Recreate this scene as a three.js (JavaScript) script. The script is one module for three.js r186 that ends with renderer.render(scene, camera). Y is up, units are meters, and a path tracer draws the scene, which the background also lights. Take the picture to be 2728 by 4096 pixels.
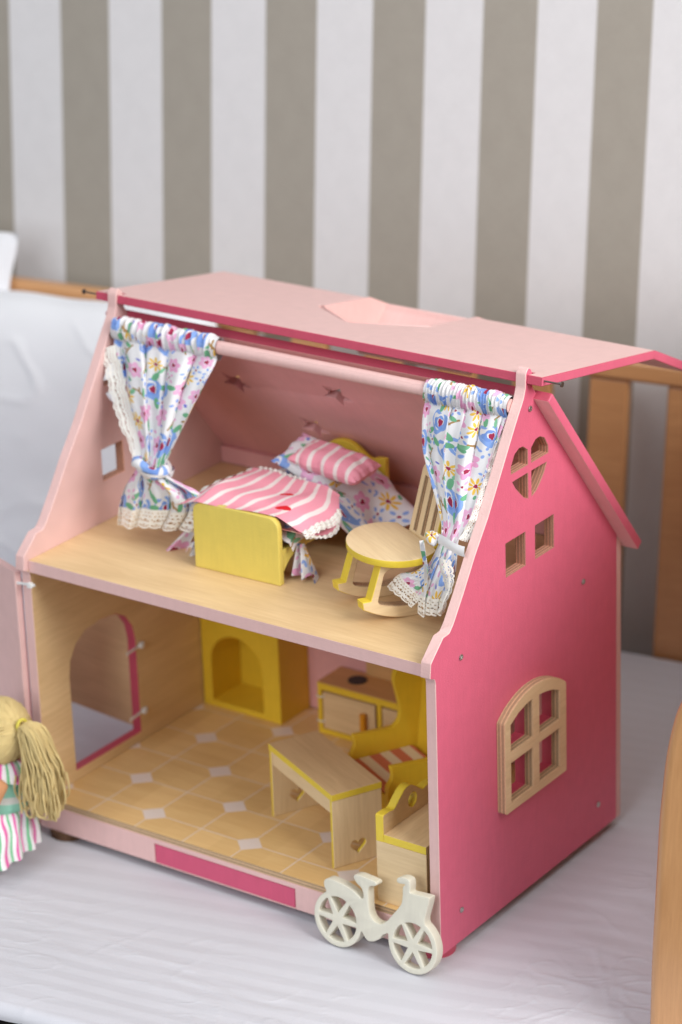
import * as THREE from 'three';
import { mergeGeometries, toCreasedNormals as creased } from 'three/addons/utils/BufferGeometryUtils.js';
import { RoundedBoxGeometry } from 'three/addons/geometries/RoundedBoxGeometry.js';
import { ImprovedNoise } from 'three/addons/math/ImprovedNoise.js';
import { RectAreaLightUniformsLib } from 'three/addons/lights/RectAreaLightUniformsLib.js';

// ------------------------------------------------------------------ camera
const scene = new THREE.Scene();
const camera = new THREE.PerspectiveCamera(19.93, 682 / 1024, 0.05, 40);
camera.position.set(1.18473, 1.64873, 3.03837);
camera.quaternion.setFromRotationMatrix(new THREE.Matrix4().makeBasis(
  new THREE.Vector3(0.930513, 0.015027, -0.36595), new THREE.Vector3(-0.142835, 0.934934, -0.324801), new THREE.Vector3(0.337258, 0.354503, 0.872115)));
camera.focus = 3.18;
camera.userData.fStop = 3.4;

// ------------------------------------------------------------------ light: two unseen windows, an added ceiling fill and a dim even ambient
RectAreaLightUniformsLib.init();
scene.background = new THREE.Color(0.05, 0.049, 0.05);
const renderer = new THREE.WebGLRenderer({ antialias: true });
renderer.toneMapping = THREE.LinearToneMapping;
renderer.toneMappingExposure = 0.88;
renderer.shadowMap.enabled = true;
const UNSEEN_LIGHTS = [
  { kind: 'window', at: [2.3, 2.1, 1.0], to: [0, 0.25, 0], w: 1.8, h: 1.6, color: 0xfffdfa, power: 11.6, label: 'unseen window to the right of the bed, out of view, placed to light the right wall' },  // out of view, placed to light the right wall and the inner left wall
  { kind: 'window', at: [-0.65, 1.8, 3.35], to: [0, 0.2, 0], w: 2.3, h: 2.4, color: 0xf5faff, power: 4.05, label: 'unseen window behind the camera, out of view, placed to light the front faces' },  // out of view, placed to light the front faces and the lower room
  { kind: 'fill_light', at: [-0.4, 3.1, 1.1], to: [-0.4, 0, 1.1], w: 3.6, h: 3.6, color: 0xf8fbff, power: 0.58, label: 'wide added fill panel above the bed, out of view, in place of ceiling bounce' },  // added fill, stands in for light bounced off the ceiling
];

// ------------------------------------------------------------------ helpers
const names = {};
function numbered(n) { const k = names[n] = (names[n] ?? -1) + 1; return k ? n + '_' + String(k).padStart(3, '0') : n; }
let seed = 11;
function rnd() { seed = (seed + 0x6D2B79F5) | 0; let t = Math.imul(seed ^ (seed >>> 15), 1 | seed); t = (t + Math.imul(t ^ (t >>> 7), 61 | t)) ^ t; return ((t ^ (t >>> 14)) >>> 0) / 4294967296; }
const rr = (a, b) => a + (b - a) * rnd();
const perlin = new ImprovedNoise();
const ns = (x, y, z = 0) => perlin.noise(x, y, z);
function fbm(x, y, z = 0, o = 4) { let s = 0, a = 0.5; for (let i = 0; i < o; i++) { s += a * ns(x, y, z + i * 7.3); x *= 2.03; y *= 2.03; a *= 0.5; } return s; }
const lerp = (a, b, t) => a + (b - a) * t;
const clamp = (x, a = 0, b = 1) => Math.min(b, Math.max(a, x));
const smooth = (a, b, x) => { const t = clamp((x - a) / (b - a)); return t * t * (3 - 2 * t); };
// the smoothing compares corners to a hundredth of a unit, so it works on millimetres
function toCreasedNormals(g, angle) { g.scale(1e4, 1e4, 1e4); const q = creased(g, angle); return q.scale(1e-4, 1e-4, 1e-4); }
const V3 = (x, y, z) => new THREE.Vector3(x, y, z);

// the dollhouse stands a little tilted on the mattress: its own axes
const O = V3(0.243539, -0.000738, 0.265873);
const qH = new THREE.Quaternion().setFromRotationMatrix(new THREE.Matrix4().makeBasis(
  V3(0.970519, 0.027571, 0.239442), V3(-0.037536, 0.998604, 0.037156), V3(-0.238084, -0.045048, 0.970199)));
const toW = (x, y, z) => V3(x, y, z).applyQuaternion(qH).add(O);
const toH = (p) => p.clone().sub(O).applyQuaternion(qH.clone().invert());

function tag(o, label, category, group, kind) {
  o.userData.label = label; if (category) o.userData.category = category;
  if (group) o.userData.group = group; if (kind) o.userData.kind = kind;
  return o;
}
function thing(name, label, category, group) {
  const g = new THREE.Group(); g.name = numbered(name); scene.add(g);
  return tag(g, label, category, group);
}
function houseThing(name, label, category, [x, y, z] = [0, 0, 0], yaw = 0, group) {
  const g = thing(name, label, category, group);
  g.position.copy(toW(x, y, z));
  g.quaternion.copy(qH).multiply(new THREE.Quaternion().setFromAxisAngle(V3(0, 1, 0), yaw));
  return g;
}
function part(name, geo, mat, parent, label) {
  const list = Array.isArray(geo) ? (geo.length > 1 ? mergeGeometries(geo.map((g) => (g.index ? g.toNonIndexed() : g)).map((g) => { for (const k of Object.keys(g.attributes)) if (!['position', 'normal', 'uv'].includes(k)) g.deleteAttribute(k); return g; })) : geo[0]) : geo;
  const m = new THREE.Mesh(list, mat); m.name = numbered(name); m.castShadow = m.receiveShadow = true;
  parent.add(m); if (label) m.userData.label = label;
  return m;
}
// shapes
function poly(pts, r = 0, seg = 4) {           // closed outline with rounded corners
  const s = new THREE.Shape(), n = pts.length;
  if (r < 0.0016 && !pts.some((p) => p[2])) { pts.forEach((p, i) => (i ? s.lineTo(p[0], p[1]) : s.moveTo(p[0], p[1]))); s.closePath(); return s; }
  for (let i = 0; i < n; i++) {
    const a = pts[(i + n - 1) % n], b = pts[i], c = pts[(i + 1) % n];
    const la = Math.hypot(a[0] - b[0], a[1] - b[1]), lc = Math.hypot(c[0] - b[0], c[1] - b[1]);
    const rb = b[2] ?? r; if (rb < 0.0009) { if (i) s.lineTo(b[0], b[1]); else s.moveTo(b[0], b[1]); continue; }
    const k = Math.min(rb, la * 0.48, lc * 0.48);
    const p = [b[0] + (a[0] - b[0]) * k / la, b[1] + (a[1] - b[1]) * k / la], q = [b[0] + (c[0] - b[0]) * k / lc, b[1] + (c[1] - b[1]) * k / lc];
    for (let j = 0; j <= seg; j++) { const t = j / seg, u = 1 - t; const x = u * u * p[0] + 2 * u * t * b[0] + t * t * q[0], y = u * u * p[1] + 2 * u * t * b[1] + t * t * q[1]; if (!i && !j) s.moveTo(x, y); else s.lineTo(x, y); }
  }
  s.closePath(); return s;
}
const rect = (x0, y0, x1, y1, r = 0) => poly([[x0, y0], [x1, y0], [x1, y1], [x0, y1]], r);
function ext(shape, depth, b = 0.0006, seg = 1) {   // a cut board: outline in xy, thickness along z from 0
  if (!b) return new THREE.ExtrudeGeometry(shape, { depth, bevelEnabled: false, curveSegments: 16 });
  const g = new THREE.ExtrudeGeometry(shape, { depth: depth - 2 * b, bevelEnabled: true, bevelThickness: b, bevelSize: b, bevelOffset: -b, bevelSegments: seg, curveSegments: 16 });
  return g.translate(0, 0, b);
}
const zy = (g, x) => g.rotateY(-Math.PI / 2).translate(x, 0, 0);          // outline drawn as (z, y); thickness runs from x towards -x
const box = (x0, y0, z0, x1, y1, z1, r = 0.0007) => new RoundedBoxGeometry(x1 - x0, y1 - y0, z1 - z0, 1, r).translate((x0 + x1) / 2, (y0 + y1) / 2, (z0 + z1) / 2);
const cyl = (r, h, n = 24, r2 = r) => new THREE.CylinderGeometry(r2, r, h, n);
function tube(pts, r, n = 24, m = 8, closed = false) { return new THREE.TubeGeometry(new THREE.CatmullRomCurve3(pts.map((p) => (p.isVector3 ? p : V3(...p))), closed), n, r, m, closed); }
// uv in metres from the face direction; swap turns the grain
function boxUV(g, swap = false, off) {
  const p = g.attributes.position, n = g.attributes.normal, uv = new Float32Array(p.count * 2), o = off ?? [rr(0, 3), rr(0, 3)];
  for (let i = 0; i < p.count; i++) {
    const ax = Math.abs(n.getX(i)), ay = Math.abs(n.getY(i)), az = Math.abs(n.getZ(i));
    let a, b;
    if (ay >= ax && ay >= az) { a = p.getX(i); b = p.getZ(i); } else if (ax >= az) { a = p.getZ(i); b = p.getY(i); } else { a = p.getX(i); b = p.getY(i); }
    uv[2 * i] = (swap ? b : a) + o[0]; uv[2 * i + 1] = (swap ? a : b) + o[1];
  }
  g.setAttribute('uv', new THREE.BufferAttribute(uv, 2)); return g;
}
// sort triangles into material groups by their normal and centre
function faceted(geo, classify, uvs = {}) {
  const g = geo.index ? geo.toNonIndexed() : geo, p = g.attributes.position, nn = g.attributes.normal, buckets = [];
  const a = V3(), b = V3(), c = V3(), n = V3(), m = V3();
  for (let i = 0; i < p.count; i += 3) {
    a.fromBufferAttribute(p, i); b.fromBufferAttribute(p, i + 1); c.fromBufferAttribute(p, i + 2);
    m.copy(a).add(b).add(c).divideScalar(3); n.copy(b).sub(a).cross(c.sub(a)).normalize();
    const k = classify(n, m); (buckets[k] ??= []).push(i);
  }
  const out = new THREE.BufferGeometry(), P = [], N = [];
  const sizes = [];
  for (let k = 0; k < buckets.length; k++) { const l = buckets[k] ?? []; for (const i of l) for (let j = 0; j < 3; j++) { P.push(p.getX(i + j), p.getY(i + j), p.getZ(i + j)); N.push(nn.getX(i + j), nn.getY(i + j), nn.getZ(i + j)); } sizes.push(l.length * 3); }
  out.setAttribute('position', new THREE.Float32BufferAttribute(P, 3)); out.setAttribute('normal', new THREE.Float32BufferAttribute(N, 3));
  boxUV(out, uvs.swap, uvs.off); let s = 0; sizes.forEach((z, k) => { if (z) out.addGroup(s, z, k); s += z; });
  return out;
}
function surf(nu, nv, fn, wrapU = false) {     // fn(s, t) -> [x, y, z, u, v]
  const P = [], U = [], I = [];
  for (let j = 0; j <= nv; j++) for (let i = 0; i <= nu; i++) { const q = fn(i / nu, j / nv); P.push(q[0], q[1], q[2]); U.push(q[3] ?? i / nu, q[4] ?? j / nv); }
  for (let j = 0; j < nv; j++) for (let i = 0; i < nu; i++) { const a = j * (nu + 1) + i, b = a + 1, c = a + nu + 1, d = c + 1; I.push(a, c, b, b, c, d); }
  const g = new THREE.BufferGeometry();
  g.setAttribute('position', new THREE.Float32BufferAttribute(P, 3)); g.setAttribute('uv', new THREE.Float32BufferAttribute(U, 2)); g.setIndex(I); g.computeVertexNormals();
  if (wrapU) { const n = g.attributes.normal; for (let j = 0; j <= nv; j++) { const a = j * (nu + 1), b = a + nu; const x = n.getX(a) + n.getX(b), y = n.getY(a) + n.getY(b), z = n.getZ(a) + n.getZ(b), l = Math.hypot(x, y, z); for (const i of [a, b]) n.setXYZ(i, x / l, y / l, z / l); } }
  return g;
}
function rows(keys, t) {                         // Catmull-Rom through rows of numbers keyed by their first entry
  let i = 0; while (i < keys.length - 2 && t > keys[i + 1][0]) i++;
  const p1 = keys[i], p2 = keys[i + 1], p0 = keys[Math.max(0, i - 1)], p3 = keys[Math.min(keys.length - 1, i + 2)], x = clamp((t - p1[0]) / (p2[0] - p1[0]), -1, 2), out = [];
  const d = p2[0] - p1[0];
  for (let k = 1; k < p1.length; k++) {
    const m1 = i ? (p2[k] - p0[k]) / (p2[0] - p0[0]) * d : p2[k] - p1[k], m2 = i < keys.length - 2 ? (p3[k] - p1[k]) / (p3[0] - p1[0]) * d : p2[k] - p1[k];
    const x2 = x * x, x3 = x2 * x;
    out.push((2 * x3 - 3 * x2 + 1) * p1[k] + (x3 - 2 * x2 + x) * m1 + (-2 * x3 + 3 * x2) * p2[k] + (x3 - x2) * m2);
  }
  return out;
}

// ------------------------------------------------------------------ textures
function dataTex(w, h, fn, sw, sh, srgb = true) {   // fn(x, y in metres) -> grey or [r, g, b] in 0..1; covers sw x sh metres
  const d = new Uint8Array(w * h * 4);
  for (let j = 0; j < h; j++) for (let i = 0; i < w; i++) {
    const c = fn((i + 0.5) / w * sw, (j + 0.5) / h * sh), k = (j * w + i) * 4;
    if (typeof c === 'number') d[k] = d[k + 1] = d[k + 2] = clamp(c) * 255; else { d[k] = clamp(c[0]) * 255; d[k + 1] = clamp(c[1]) * 255; d[k + 2] = clamp(c[2]) * 255; }
    d[k + 3] = 255;
  }
  const t = new THREE.DataTexture(d, w, h); t.magFilter = THREE.LinearFilter; t.minFilter = THREE.LinearMipmapLinearFilter; t.wrapS = t.wrapT = THREE.RepeatWrapping;
  if (srgb) t.colorSpace = THREE.SRGBColorSpace; t.repeat.set(1 / sw, 1 / sh); t.needsUpdate = true; return t;
}
function canvasTex(w, h, draw, sw, sh) {
  const c = document.createElement('canvas'); c.width = w; c.height = h; draw(c.getContext('2d'), w, h);
  const t = new THREE.CanvasTexture(c); t.colorSpace = THREE.SRGBColorSpace; t.wrapS = t.wrapT = THREE.RepeatWrapping; t.repeat.set(1 / sw, 1 / sh); return t;
}
// blends a pattern with itself so that it tiles
const tiled = (fn, sw, sh) => (x, y) => { const a = smooth(0.8, 1, x / sw), b = smooth(0.8, 1, y / sh); return lerp(lerp(fn(x, y), fn(x - sw, y), a), lerp(fn(x, y - sh), fn(x - sw, y - sh), a), b); };
// birch plywood: grain along u
function grain(x, y, s) {
  const wob = fbm(x * 9, y * 22, s, 3) * 0.016, f = fbm(x * 6 + 3, (y + wob) * 60, s + 2, 4);
  const ring = Math.sin((y + wob * 2.2 + ns(x * 4, y * 7, s) * 0.02) * 520 + ns(x * 3, y * 12, s + 5) * 5);
  const pores = Math.max(0, ns(x * 130, y * 1900, s + 9) - 0.28) * 0.5, fleck = Math.max(0, ns(x * 160, y * 420, s + 14) - 0.52) * 0.7;
  const fine = fbm(x * 22, y * 420, s + 31, 3);
  return 0.56 + f * 0.26 + fine * 0.22 + ring * 0.03 * (0.5 + ns(x * 5, y * 9, s + 3)) - pores * 0.45 - fleck * 0.3 + ns(x * 15, y * 18, s + 21) * 0.08;
}
const GR = tiled((x, y) => grain(x, y, 1.7), 0.5, 0.35);
const woodTex = dataTex(1400, 1000, (x, y) => { const g = GR(x, y); return [0.80 + 0.24 * g, 0.735 + 0.30 * g, 0.665 + 0.37 * g]; }, 0.5, 0.35);
const PR = tiled((x, y) => 0.5 + 0.4 * fbm(x * 55, y * 55, 3, 5) + 0.35 * fbm(x * 260, y * 22, 5, 3) + 0.12 * ns(x * 900, y * 900, 2), 0.3, 0.3);
const paintTex = dataTex(512, 512, (x, y) => { const g = PR(x, y); const sp = ns(x * 700, y * 700, 11) > 0.62 ? 0.03 : 0; return 0.925 + 0.07 * g + sp; }, 0.3, 0.3);
const paintBump = dataTex(512, 512, tiled((x, y) => 0.5 + 0.35 * ns(x * 420, y * 420, 1) + 0.35 * ns(x * 900, y * 900, 4) + 0.3 * ns(x * 60, y * 700, 7), 0.15, 0.15), 0.15, 0.15, false);
const LAYER = 0.0021;
const plyTex = dataTex(512, 256, tiled((x, y) => 0, 1, 1) && ((x, y) => {
  const w = y + ns(x * 60, y * 900, 5) * 0.0001, k = w / LAYER, f = k - Math.floor(k), i = Math.floor(k) % 2;
  const st = ns(x * 900, y * 3200, 8) * 0.11 + ns(x * 300, y * 900, 2) * 0.07, glue = Math.exp(-Math.pow(Math.min(f, 1 - f) / 0.09, 2));
  const v = (i ? 0.72 : 0.88) + st - glue * 0.2; return [v * 1.0, v * 0.9, v * 0.79];
}), 0.1, LAYER * 4);

// the floral cotton of the curtains and the bed
function floral(ctx, W, H) {
  ctx.fillStyle = '#f1eff1'; ctx.fillRect(0, 0, W, H);
  const wrap = (x, y, r, f) => { for (const dx of [-W, 0, W]) for (const dy of [-H, 0, H]) if (x + dx > -r && x + dx < W + r && y + dy > -r && y + dy < H + r) { ctx.save(); ctx.translate(x + dx, y + dy); f(); ctx.restore(); } };
  const petal = (x, y, a, l, w, c) => { ctx.save(); ctx.translate(x, y); ctx.rotate(a); ctx.fillStyle = c; ctx.beginPath(); ctx.ellipse(l / 2, 0, l / 2, w / 2, 0, 0, 7); ctx.fill(); ctx.restore(); };
  const blob = (x, y, r, c, k, e = 1) => { ctx.fillStyle = c; ctx.beginPath(); for (let i = 0; i <= 22; i++) { const a = i / 22 * 6.2832, q = r * (1 + 0.14 * Math.sin(a * 3 + k) + 0.09 * Math.sin(a * 5 + k * 2)); ctx.lineTo(Math.cos(a) * q + x, Math.sin(a) * q * e + y); } ctx.fill(); };
  const placed = [];
  const spot = (r) => { for (let t = 0; t < 400; t++) { const x = rnd() * W, y = rnd() * H; if (placed.every(([a, b, q]) => { const dx = Math.min(Math.abs(a - x), W - Math.abs(a - x)), dy = Math.min(Math.abs(b - y), H - Math.abs(b - y)); return dx * dx + dy * dy > (r + q) * (r + q) * 0.8; })) { placed.push([x, y, r]); return [x, y]; } } return null; };
  const U = W / 132;
  for (let i = 0; i < 11; i++) { const p = spot(11 * U); if (!p) continue; const k = rnd() * 6; wrap(...p, 16 * U, () => {          // blue rose
    blob(0, 0, 9 * U, '#8caeec', k); blob(-1 * U, -1 * U, 6.2 * U, '#f1eff1', k + 1); blob(0.2 * U, 0.4 * U, 5.3 * U, '#7da0e6', k + 2); blob(1.4 * U, 0, 3.2 * U, '#f1eff1', k); blob(1.6 * U, 0.2 * U, 2.3 * U, '#a62a50', k, 1.3);
    for (const a of [k, k + 2.4]) petal(Math.cos(a) * 8 * U, Math.sin(a) * 8 * U, a + 0.4, 9 * U, 4.4 * U, '#74b98d'); }); }
  for (let i = 0; i < 19; i++) { const p = spot(8.2 * U); if (!p) continue; const k = rnd() * 6, c = rnd() < 0.5 ? '#f5b9dc' : '#f1abd2'; wrap(...p, 12 * U, () => {   // pink flower
    for (let j = 0; j < 6; j++) petal(0, 0, k + j * 1.047 + 0.1 * Math.sin(j * 3), 7 * U, 4.6 * U, c); blob(0, 0, 2.4 * U, '#f4e6ef', k); blob(0.3 * U, 0, 1.9 * U, '#a62a50', k + 2); }); }
  for (let i = 0; i < 9; i++) { const p = spot(7 * U); if (!p) continue; const k = rnd() * 6; wrap(...p, 10 * U, () => {                                   // yellow daisy
    for (let j = 0; j < 8; j++) petal(Math.cos(k + j * 0.785) * 1.6 * U, Math.sin(k + j * 0.785) * 1.6 * U, k + j * 0.785, 5.2 * U, 2.0 * U, '#f6c752'); blob(0, 0, 1.5 * U, '#a62a50', k); }); }
  for (let i = 0; i < 12; i++) { const p = spot(7.5 * U); if (!p) continue; const k = rnd() * 6; wrap(...p, 16 * U, () => {                                     // twig with leaves
    ctx.strokeStyle = '#b18a58'; ctx.lineWidth = 1.5 * U; ctx.lineCap = 'round'; ctx.beginPath(); ctx.moveTo(-7 * U * Math.cos(k), -7 * U * Math.sin(k)); ctx.quadraticCurveTo(U, -2 * U, 7 * U * Math.cos(k), 7 * U * Math.sin(k)); ctx.stroke();
    ctx.beginPath(); ctx.moveTo(0, 0); ctx.lineTo(4.5 * U * Math.cos(k + 1), 4.5 * U * Math.sin(k + 1)); ctx.stroke();
    petal(-5 * U * Math.cos(k), -5 * U * Math.sin(k), k + 1.2, 8 * U, 3.6 * U, '#74b98d'); petal(5 * U * Math.cos(k), 5 * U * Math.sin(k), k - 1.1, 7.5 * U, 3.4 * U, '#85c49b'); }); }
  for (let i = 0; i < 46; i++) { const p = spot(5 * U); if (!p) continue; const k = rnd() * 6; wrap(...p, 8 * U, () => {                                    // sprigs of small petals
    const c = rnd() < 0.68 ? '#93b2ef' : '#f3b4d9'; for (let j = 0; j < 4; j++) petal(Math.cos(k + j * 1.6) * 2 * U, Math.sin(k + j * 1.6) * 2 * U, k + j * 1.6, 3.2 * U, 2.1 * U, c); if (rnd() < 0.6) blob(0, 0, 0.9 * U, '#a62a50', k); }); }
  for (let i = 0; i < 26; i++) { const p = spot(3.4 * U); if (!p) continue; const k = rnd() * 6; wrap(...p, 6 * U, () => petal(-2 * U, 0, k, rr(3, 6) * U, rr(1.6, 2.6) * U, ['#74b98d', '#93b2ef', '#f3b4d9', '#7b7fd6'][Math.floor(rnd() * 4)])); }
  // weave
  const im = ctx.getImageData(0, 0, W, H), d = im.data;
  for (let j = 0; j < H; j++) for (let i = 0; i < W; i++) { const f = 1 - 0.05 * ((i + j) % 2) - 0.05 * rnd() - 0.03 * ((j >> 1) % 2), k = (j * W + i) * 4; d[k] *= f; d[k + 1] *= f; d[k + 2] *= f; }
  ctx.putImageData(im, 0, 0);
}
const floralTex = canvasTex(1600, 1600, floral, 0.25, 0.25);
const weaveBump = dataTex(256, 256, (x, y) => 0.5 + 0.25 * Math.sin(x * 6283.2 * 2) + 0.25 * Math.sin(y * 6283.2 * 2) + 0.2 * (rnd() - 0.5), 0.02, 0.02, false);

// ------------------------------------------------------------------ materials
const std = (o) => new THREE.MeshPhysicalMaterial({ roughness: 0.6, side: THREE.DoubleSide, ...o });
const sRGB = (r, g, b) => new THREE.Color().setRGB(r / 255, g / 255, b / 255, THREE.SRGBColorSpace);
const paint = (c, rough = 0.42) => std({ color: c, map: paintTex, bumpMap: paintBump, bumpScale: 0.00024, roughness: rough });
const wood = (c, rough = 0.55) => std({ color: c, map: woodTex, bumpMap: woodTex, bumpScale: 0.00012, roughness: rough });
const M = {
  hot: paint(sRGB(234, 112, 142), 0.46), rose: paint(sRGB(208, 84, 108), 0.5), light: paint(sRGB(242, 200, 195), 0.5), inner: paint(sRGB(240, 178, 176), 0.55),
  yellow: paint(sRGB(245, 215, 70), 0.4), bedYellow: paint(sRGB(238, 216, 108), 0.42), deepYellow: paint(sRGB(245, 204, 54), 0.42), cream: std({ color: sRGB(234, 230, 212), map: paintTex, bumpMap: woodTex, bumpScale: 0.0005, roughness: 0.5 }),
  wood: wood(sRGB(240, 212, 166)), pale: wood(sRGB(248, 226, 184)), honey: wood(sRGB(230, 184, 126), 0.45), bedWood: std({ color: sRGB(216, 166, 116), map: woodTex, bumpMap: woodTex, bumpScale: 0.0003, roughness: 0.36, clearcoat: 0.5, clearcoatRoughness: 0.22 }),
  ply: std({ color: sRGB(246, 230, 206), map: plyTex, roughness: 0.75 }), pinkPly: std({ color: sRGB(250, 205, 196), map: plyTex, roughness: 0.7 }), rosePly: std({ color: sRGB(214, 96, 122), map: plyTex, roughness: 0.6 }),
  floral: std({ map: floralTex, bumpMap: weaveBump, bumpScale: 0.00006, roughness: 0.95, sheen: 0.15, sheenRoughness: 0.6, sheenColor: new THREE.Color(0.6, 0.6, 0.6) }),
  steel: std({ color: sRGB(190, 188, 184), metalness: 0.9, roughness: 0.32 }), iron: std({ color: sRGB(120, 112, 104), metalness: 0.85, roughness: 0.42 }),
  white: std({ color: sRGB(236, 236, 234), roughness: 0.45 }), brown: std({ color: sRGB(112, 84, 62), roughness: 0.85, map: woodTex }), black: std({ color: sRGB(46, 44, 44), roughness: 0.55 }),
};

// ------------------------------------------------------------------ the room: wall and bed
const WALLZ = -0.76;
{
  const P = 0.16262, gray = [160, 154, 144], wht = [218, 217, 219];
  const tex = dataTex(1024, 512, (x, y) => {
    const e = 0.0009, a = smooth(-e, e, x - 0.0029) * (1 - smooth(P / 2 - e, P / 2 + e, x)) + 0;
    const n = fbm(x * 40, y * 26, 3, 4) * 0.02 + ns(x * 500, y * 120, 2) * 0.012;
    return [0, 1, 2].map((k) => lerp(wht[k], gray[k], a) / 255 + n);
  }, P, 0.4);
  tex.offset.x = -(-0.739) / P;
  const w = part('wall', box(-2.6, -0.9, WALLZ - 0.08, 1.6, 1.9, WALLZ, 0.002), std({ map: tex, roughness: 0.85 }), scene);
  const g = w.geometry, p = g.attributes.position, uv = g.attributes.uv; for (let i = 0; i < p.count; i++) uv.setXY(i, p.getX(i), p.getY(i));
  tag(w, 'wall with vertical grey and white wallpaper stripes behind the bed', 'wall', null, 'structure');
  const f = part('floor', box(-3, -0.62, -0.76, 3, -0.55, 3.4, 0.002), std({ color: sRGB(60, 52, 46), roughness: 0.7 }), scene);
  tag(f, 'dark floor of the room below the bed edge', 'floor', null, 'structure');
}
// mattress with its sheet: the surface follows the tilted base of the dollhouse
const baseY = (x, z) => -0.0075 + 0.0376 * (x - O.x) - 0.0373 * (z - O.z) + O.y - 0.0025;
function sheetY(x, z) {
  const h = toH(V3(x, 0, z)), dx = Math.max(-0.62 - h.x, h.x - 0.02, 0), dz = Math.max(-0.42 - h.z, h.z - 0.06, 0), d = Math.hypot(dx, dz);
  const w = 1 - smooth(0.03, 0.34, d), far = 0;
  const amp = 0.25 + 0.75 * smooth(0.0, 0.12, d);
  const cx = x * 0.96 + z * 0.28, cz = z * 0.96 - x * 0.28;
  let r = fbm(cx * 4.5, cz * 9, 2.2, 3) * 0.0036;
  r += (0.5 - Math.abs(ns(cx * 7 + 3 * ns(x * 3, z * 3, 1), cz * 22, 5.1))) * 0.0020 * smooth(-0.1, 0.4, ns(x * 4, z * 4, 8));
  const ridge = (a, b, k, sd) => Math.pow(Math.max(0, 1 - Math.abs(ns(a, b, sd)) * k), 2);
  r += ridge(x * 9 + z * 2, z * 17 - x * 3, 15, 9.4) * 0.0011 * smooth(0.0, 0.35, ns(x * 6, z * 6, 4.4));
  r += ridge(x * 16 - z * 7, z * 21 + x * 5, 13, 3.4) * 0.0008 * smooth(-0.1, 0.3, ns(x * 5 + 4, z * 7, 1.4));
  r += ridge(x * 5 + z * 14, z * 6 - x * 13, 20, 6.1) * 0.0010 * smooth(0.05, 0.35, ns(x * 7, z * 7 + 3, 7.4));
  r += fbm(x * 40, z * 60, 5, 2) * 0.0004;
  return lerp(far, baseY(x, z), w) + r * amp - 0.0022 * (1 - amp);
}
{
  const FZ = 0.549;
  const sheetTex = dataTex(512, 1024, (x, y) => { const s = smooth(-0.25, 0.25, Math.sin(y / 0.0165 * Math.PI)); const n = ns(x * 500, y * 1600, 2) * 0.016 + fbm(x * 9, y * 9, 4, 3) * 0.012; const v = 0.900 + 0.015 * s + n; return [v, v, v + 0.012]; }, 0.208, 0.198);
  const sheetRough = dataTex(64, 512, (x, y) => 0.62 + 0.2 * smooth(-0.25, 0.25, Math.sin(y / 0.0165 * Math.PI)), 0.05, 0.0990, false);
  const m = std({ map: sheetTex, roughnessMap: sheetRough, roughness: 1, bumpMap: weaveBump, bumpScale: 0.00004, sheen: 0.1, sheenColor: new THREE.Color(0.5, 0.5, 0.5), color: sRGB(227, 227, 232) });
  const t = thing('mattress', 'mattress under a white satin striped bed sheet that carries the dollhouse', 'mattress');
  const top = surf(520, 460, (s, v) => {
    const x = lerp(-1.25, 0.62, s), arc = lerp(-0.655, FZ + 0.021, v), wob = 0.006 * ns(x * 5, 3.3, 1) + 0.004 * ns(x * 17, 1.3, 4), f = FZ + wob;
    let y, z; if (arc <= f) { z = arc; y = sheetY(x, z); } else { const a = (arc - f), R = 0.013, q = Math.min(a / R, Math.PI / 2); z = f + Math.sin(q) * R + 0.002 * ns(x * 11, a * 30, 6); y = sheetY(x, f) - (1 - Math.cos(q)) * R - Math.max(0, a - R * Math.PI / 2); }
    return [x, y, z, x, arc];
  });
  part('bed_sheet', top, m, t);
  part('shaded_mattress_core', box(-1.24, -0.12, -0.655, 0.5, -0.034, 0.53, 0.01), std({ color: sRGB(26, 24, 24), roughness: 0.95 }), t);  // near black: the shade under the sheet edge is put into its colour
}
// wooden bed: headboard with wide slats, rounded end post
{
  const t = thing('wooden_bed', 'honey coloured wooden bed whose slatted headboard stands before the striped wall, with an unseen end board placed to shade the right side', 'bed');
  const zb = -0.685;
  part('headboard_rail', boxUV(box(-1.3, 0.4, zb - 0.004, 0.62, 0.432, zb + 0.026, 0.008)), M.bedWood, t);
  for (let k = -12; k < 4; k++) { const x = 0.117 + k * 0.112; part('headboard_slat', boxUV(box(x, -0.1, zb, x + 0.0575, 0.4005, zb + 0.02, 0.005), false), M.bedWood, t); }
  // small rounded fillets where slats meet the rail
  const pst = poly([[0.519, -0.2], [0.5105, 0.1], [0.5095, 0.27], [0.513, 0.35, 0.05], [0.523, 0.405, 0.03], [0.55, 0.446, 0.04], [0.6, 0.462, 0.03], [0.66, 0.462], [0.66, 0.41], [0.615, 0.408, 0.03], [0.583, 0.385, 0.03], [0.575, 0.33, 0.05], [0.575, -0.2]], 0.02, 10);
  part('end_board', boxUV(toCreasedNormals(zy(ext(poly([[0.31, -0.2], [0.31, 0.49, 0.05], [0.2, 0.57, 0.08], [0.0, 0.66, 0.1], [-0.25, 0.72, 0.1], [-0.5, 0.68, 0.1], [-0.655, 0.6, 0.03], [-0.655, -0.2]], 0.03, 8), 0.027, 0.005, 3), 0.573), 0.6)), M.bedWood, t);  // out of view, height shaped to shade the right wall of the dollhouse
  part('end_post', boxUV(toCreasedNormals(ext(pst, 0.05, 0.011, 5).translate(0, 0, 0.31), 0.9), true), M.bedWood, t);
}
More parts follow.
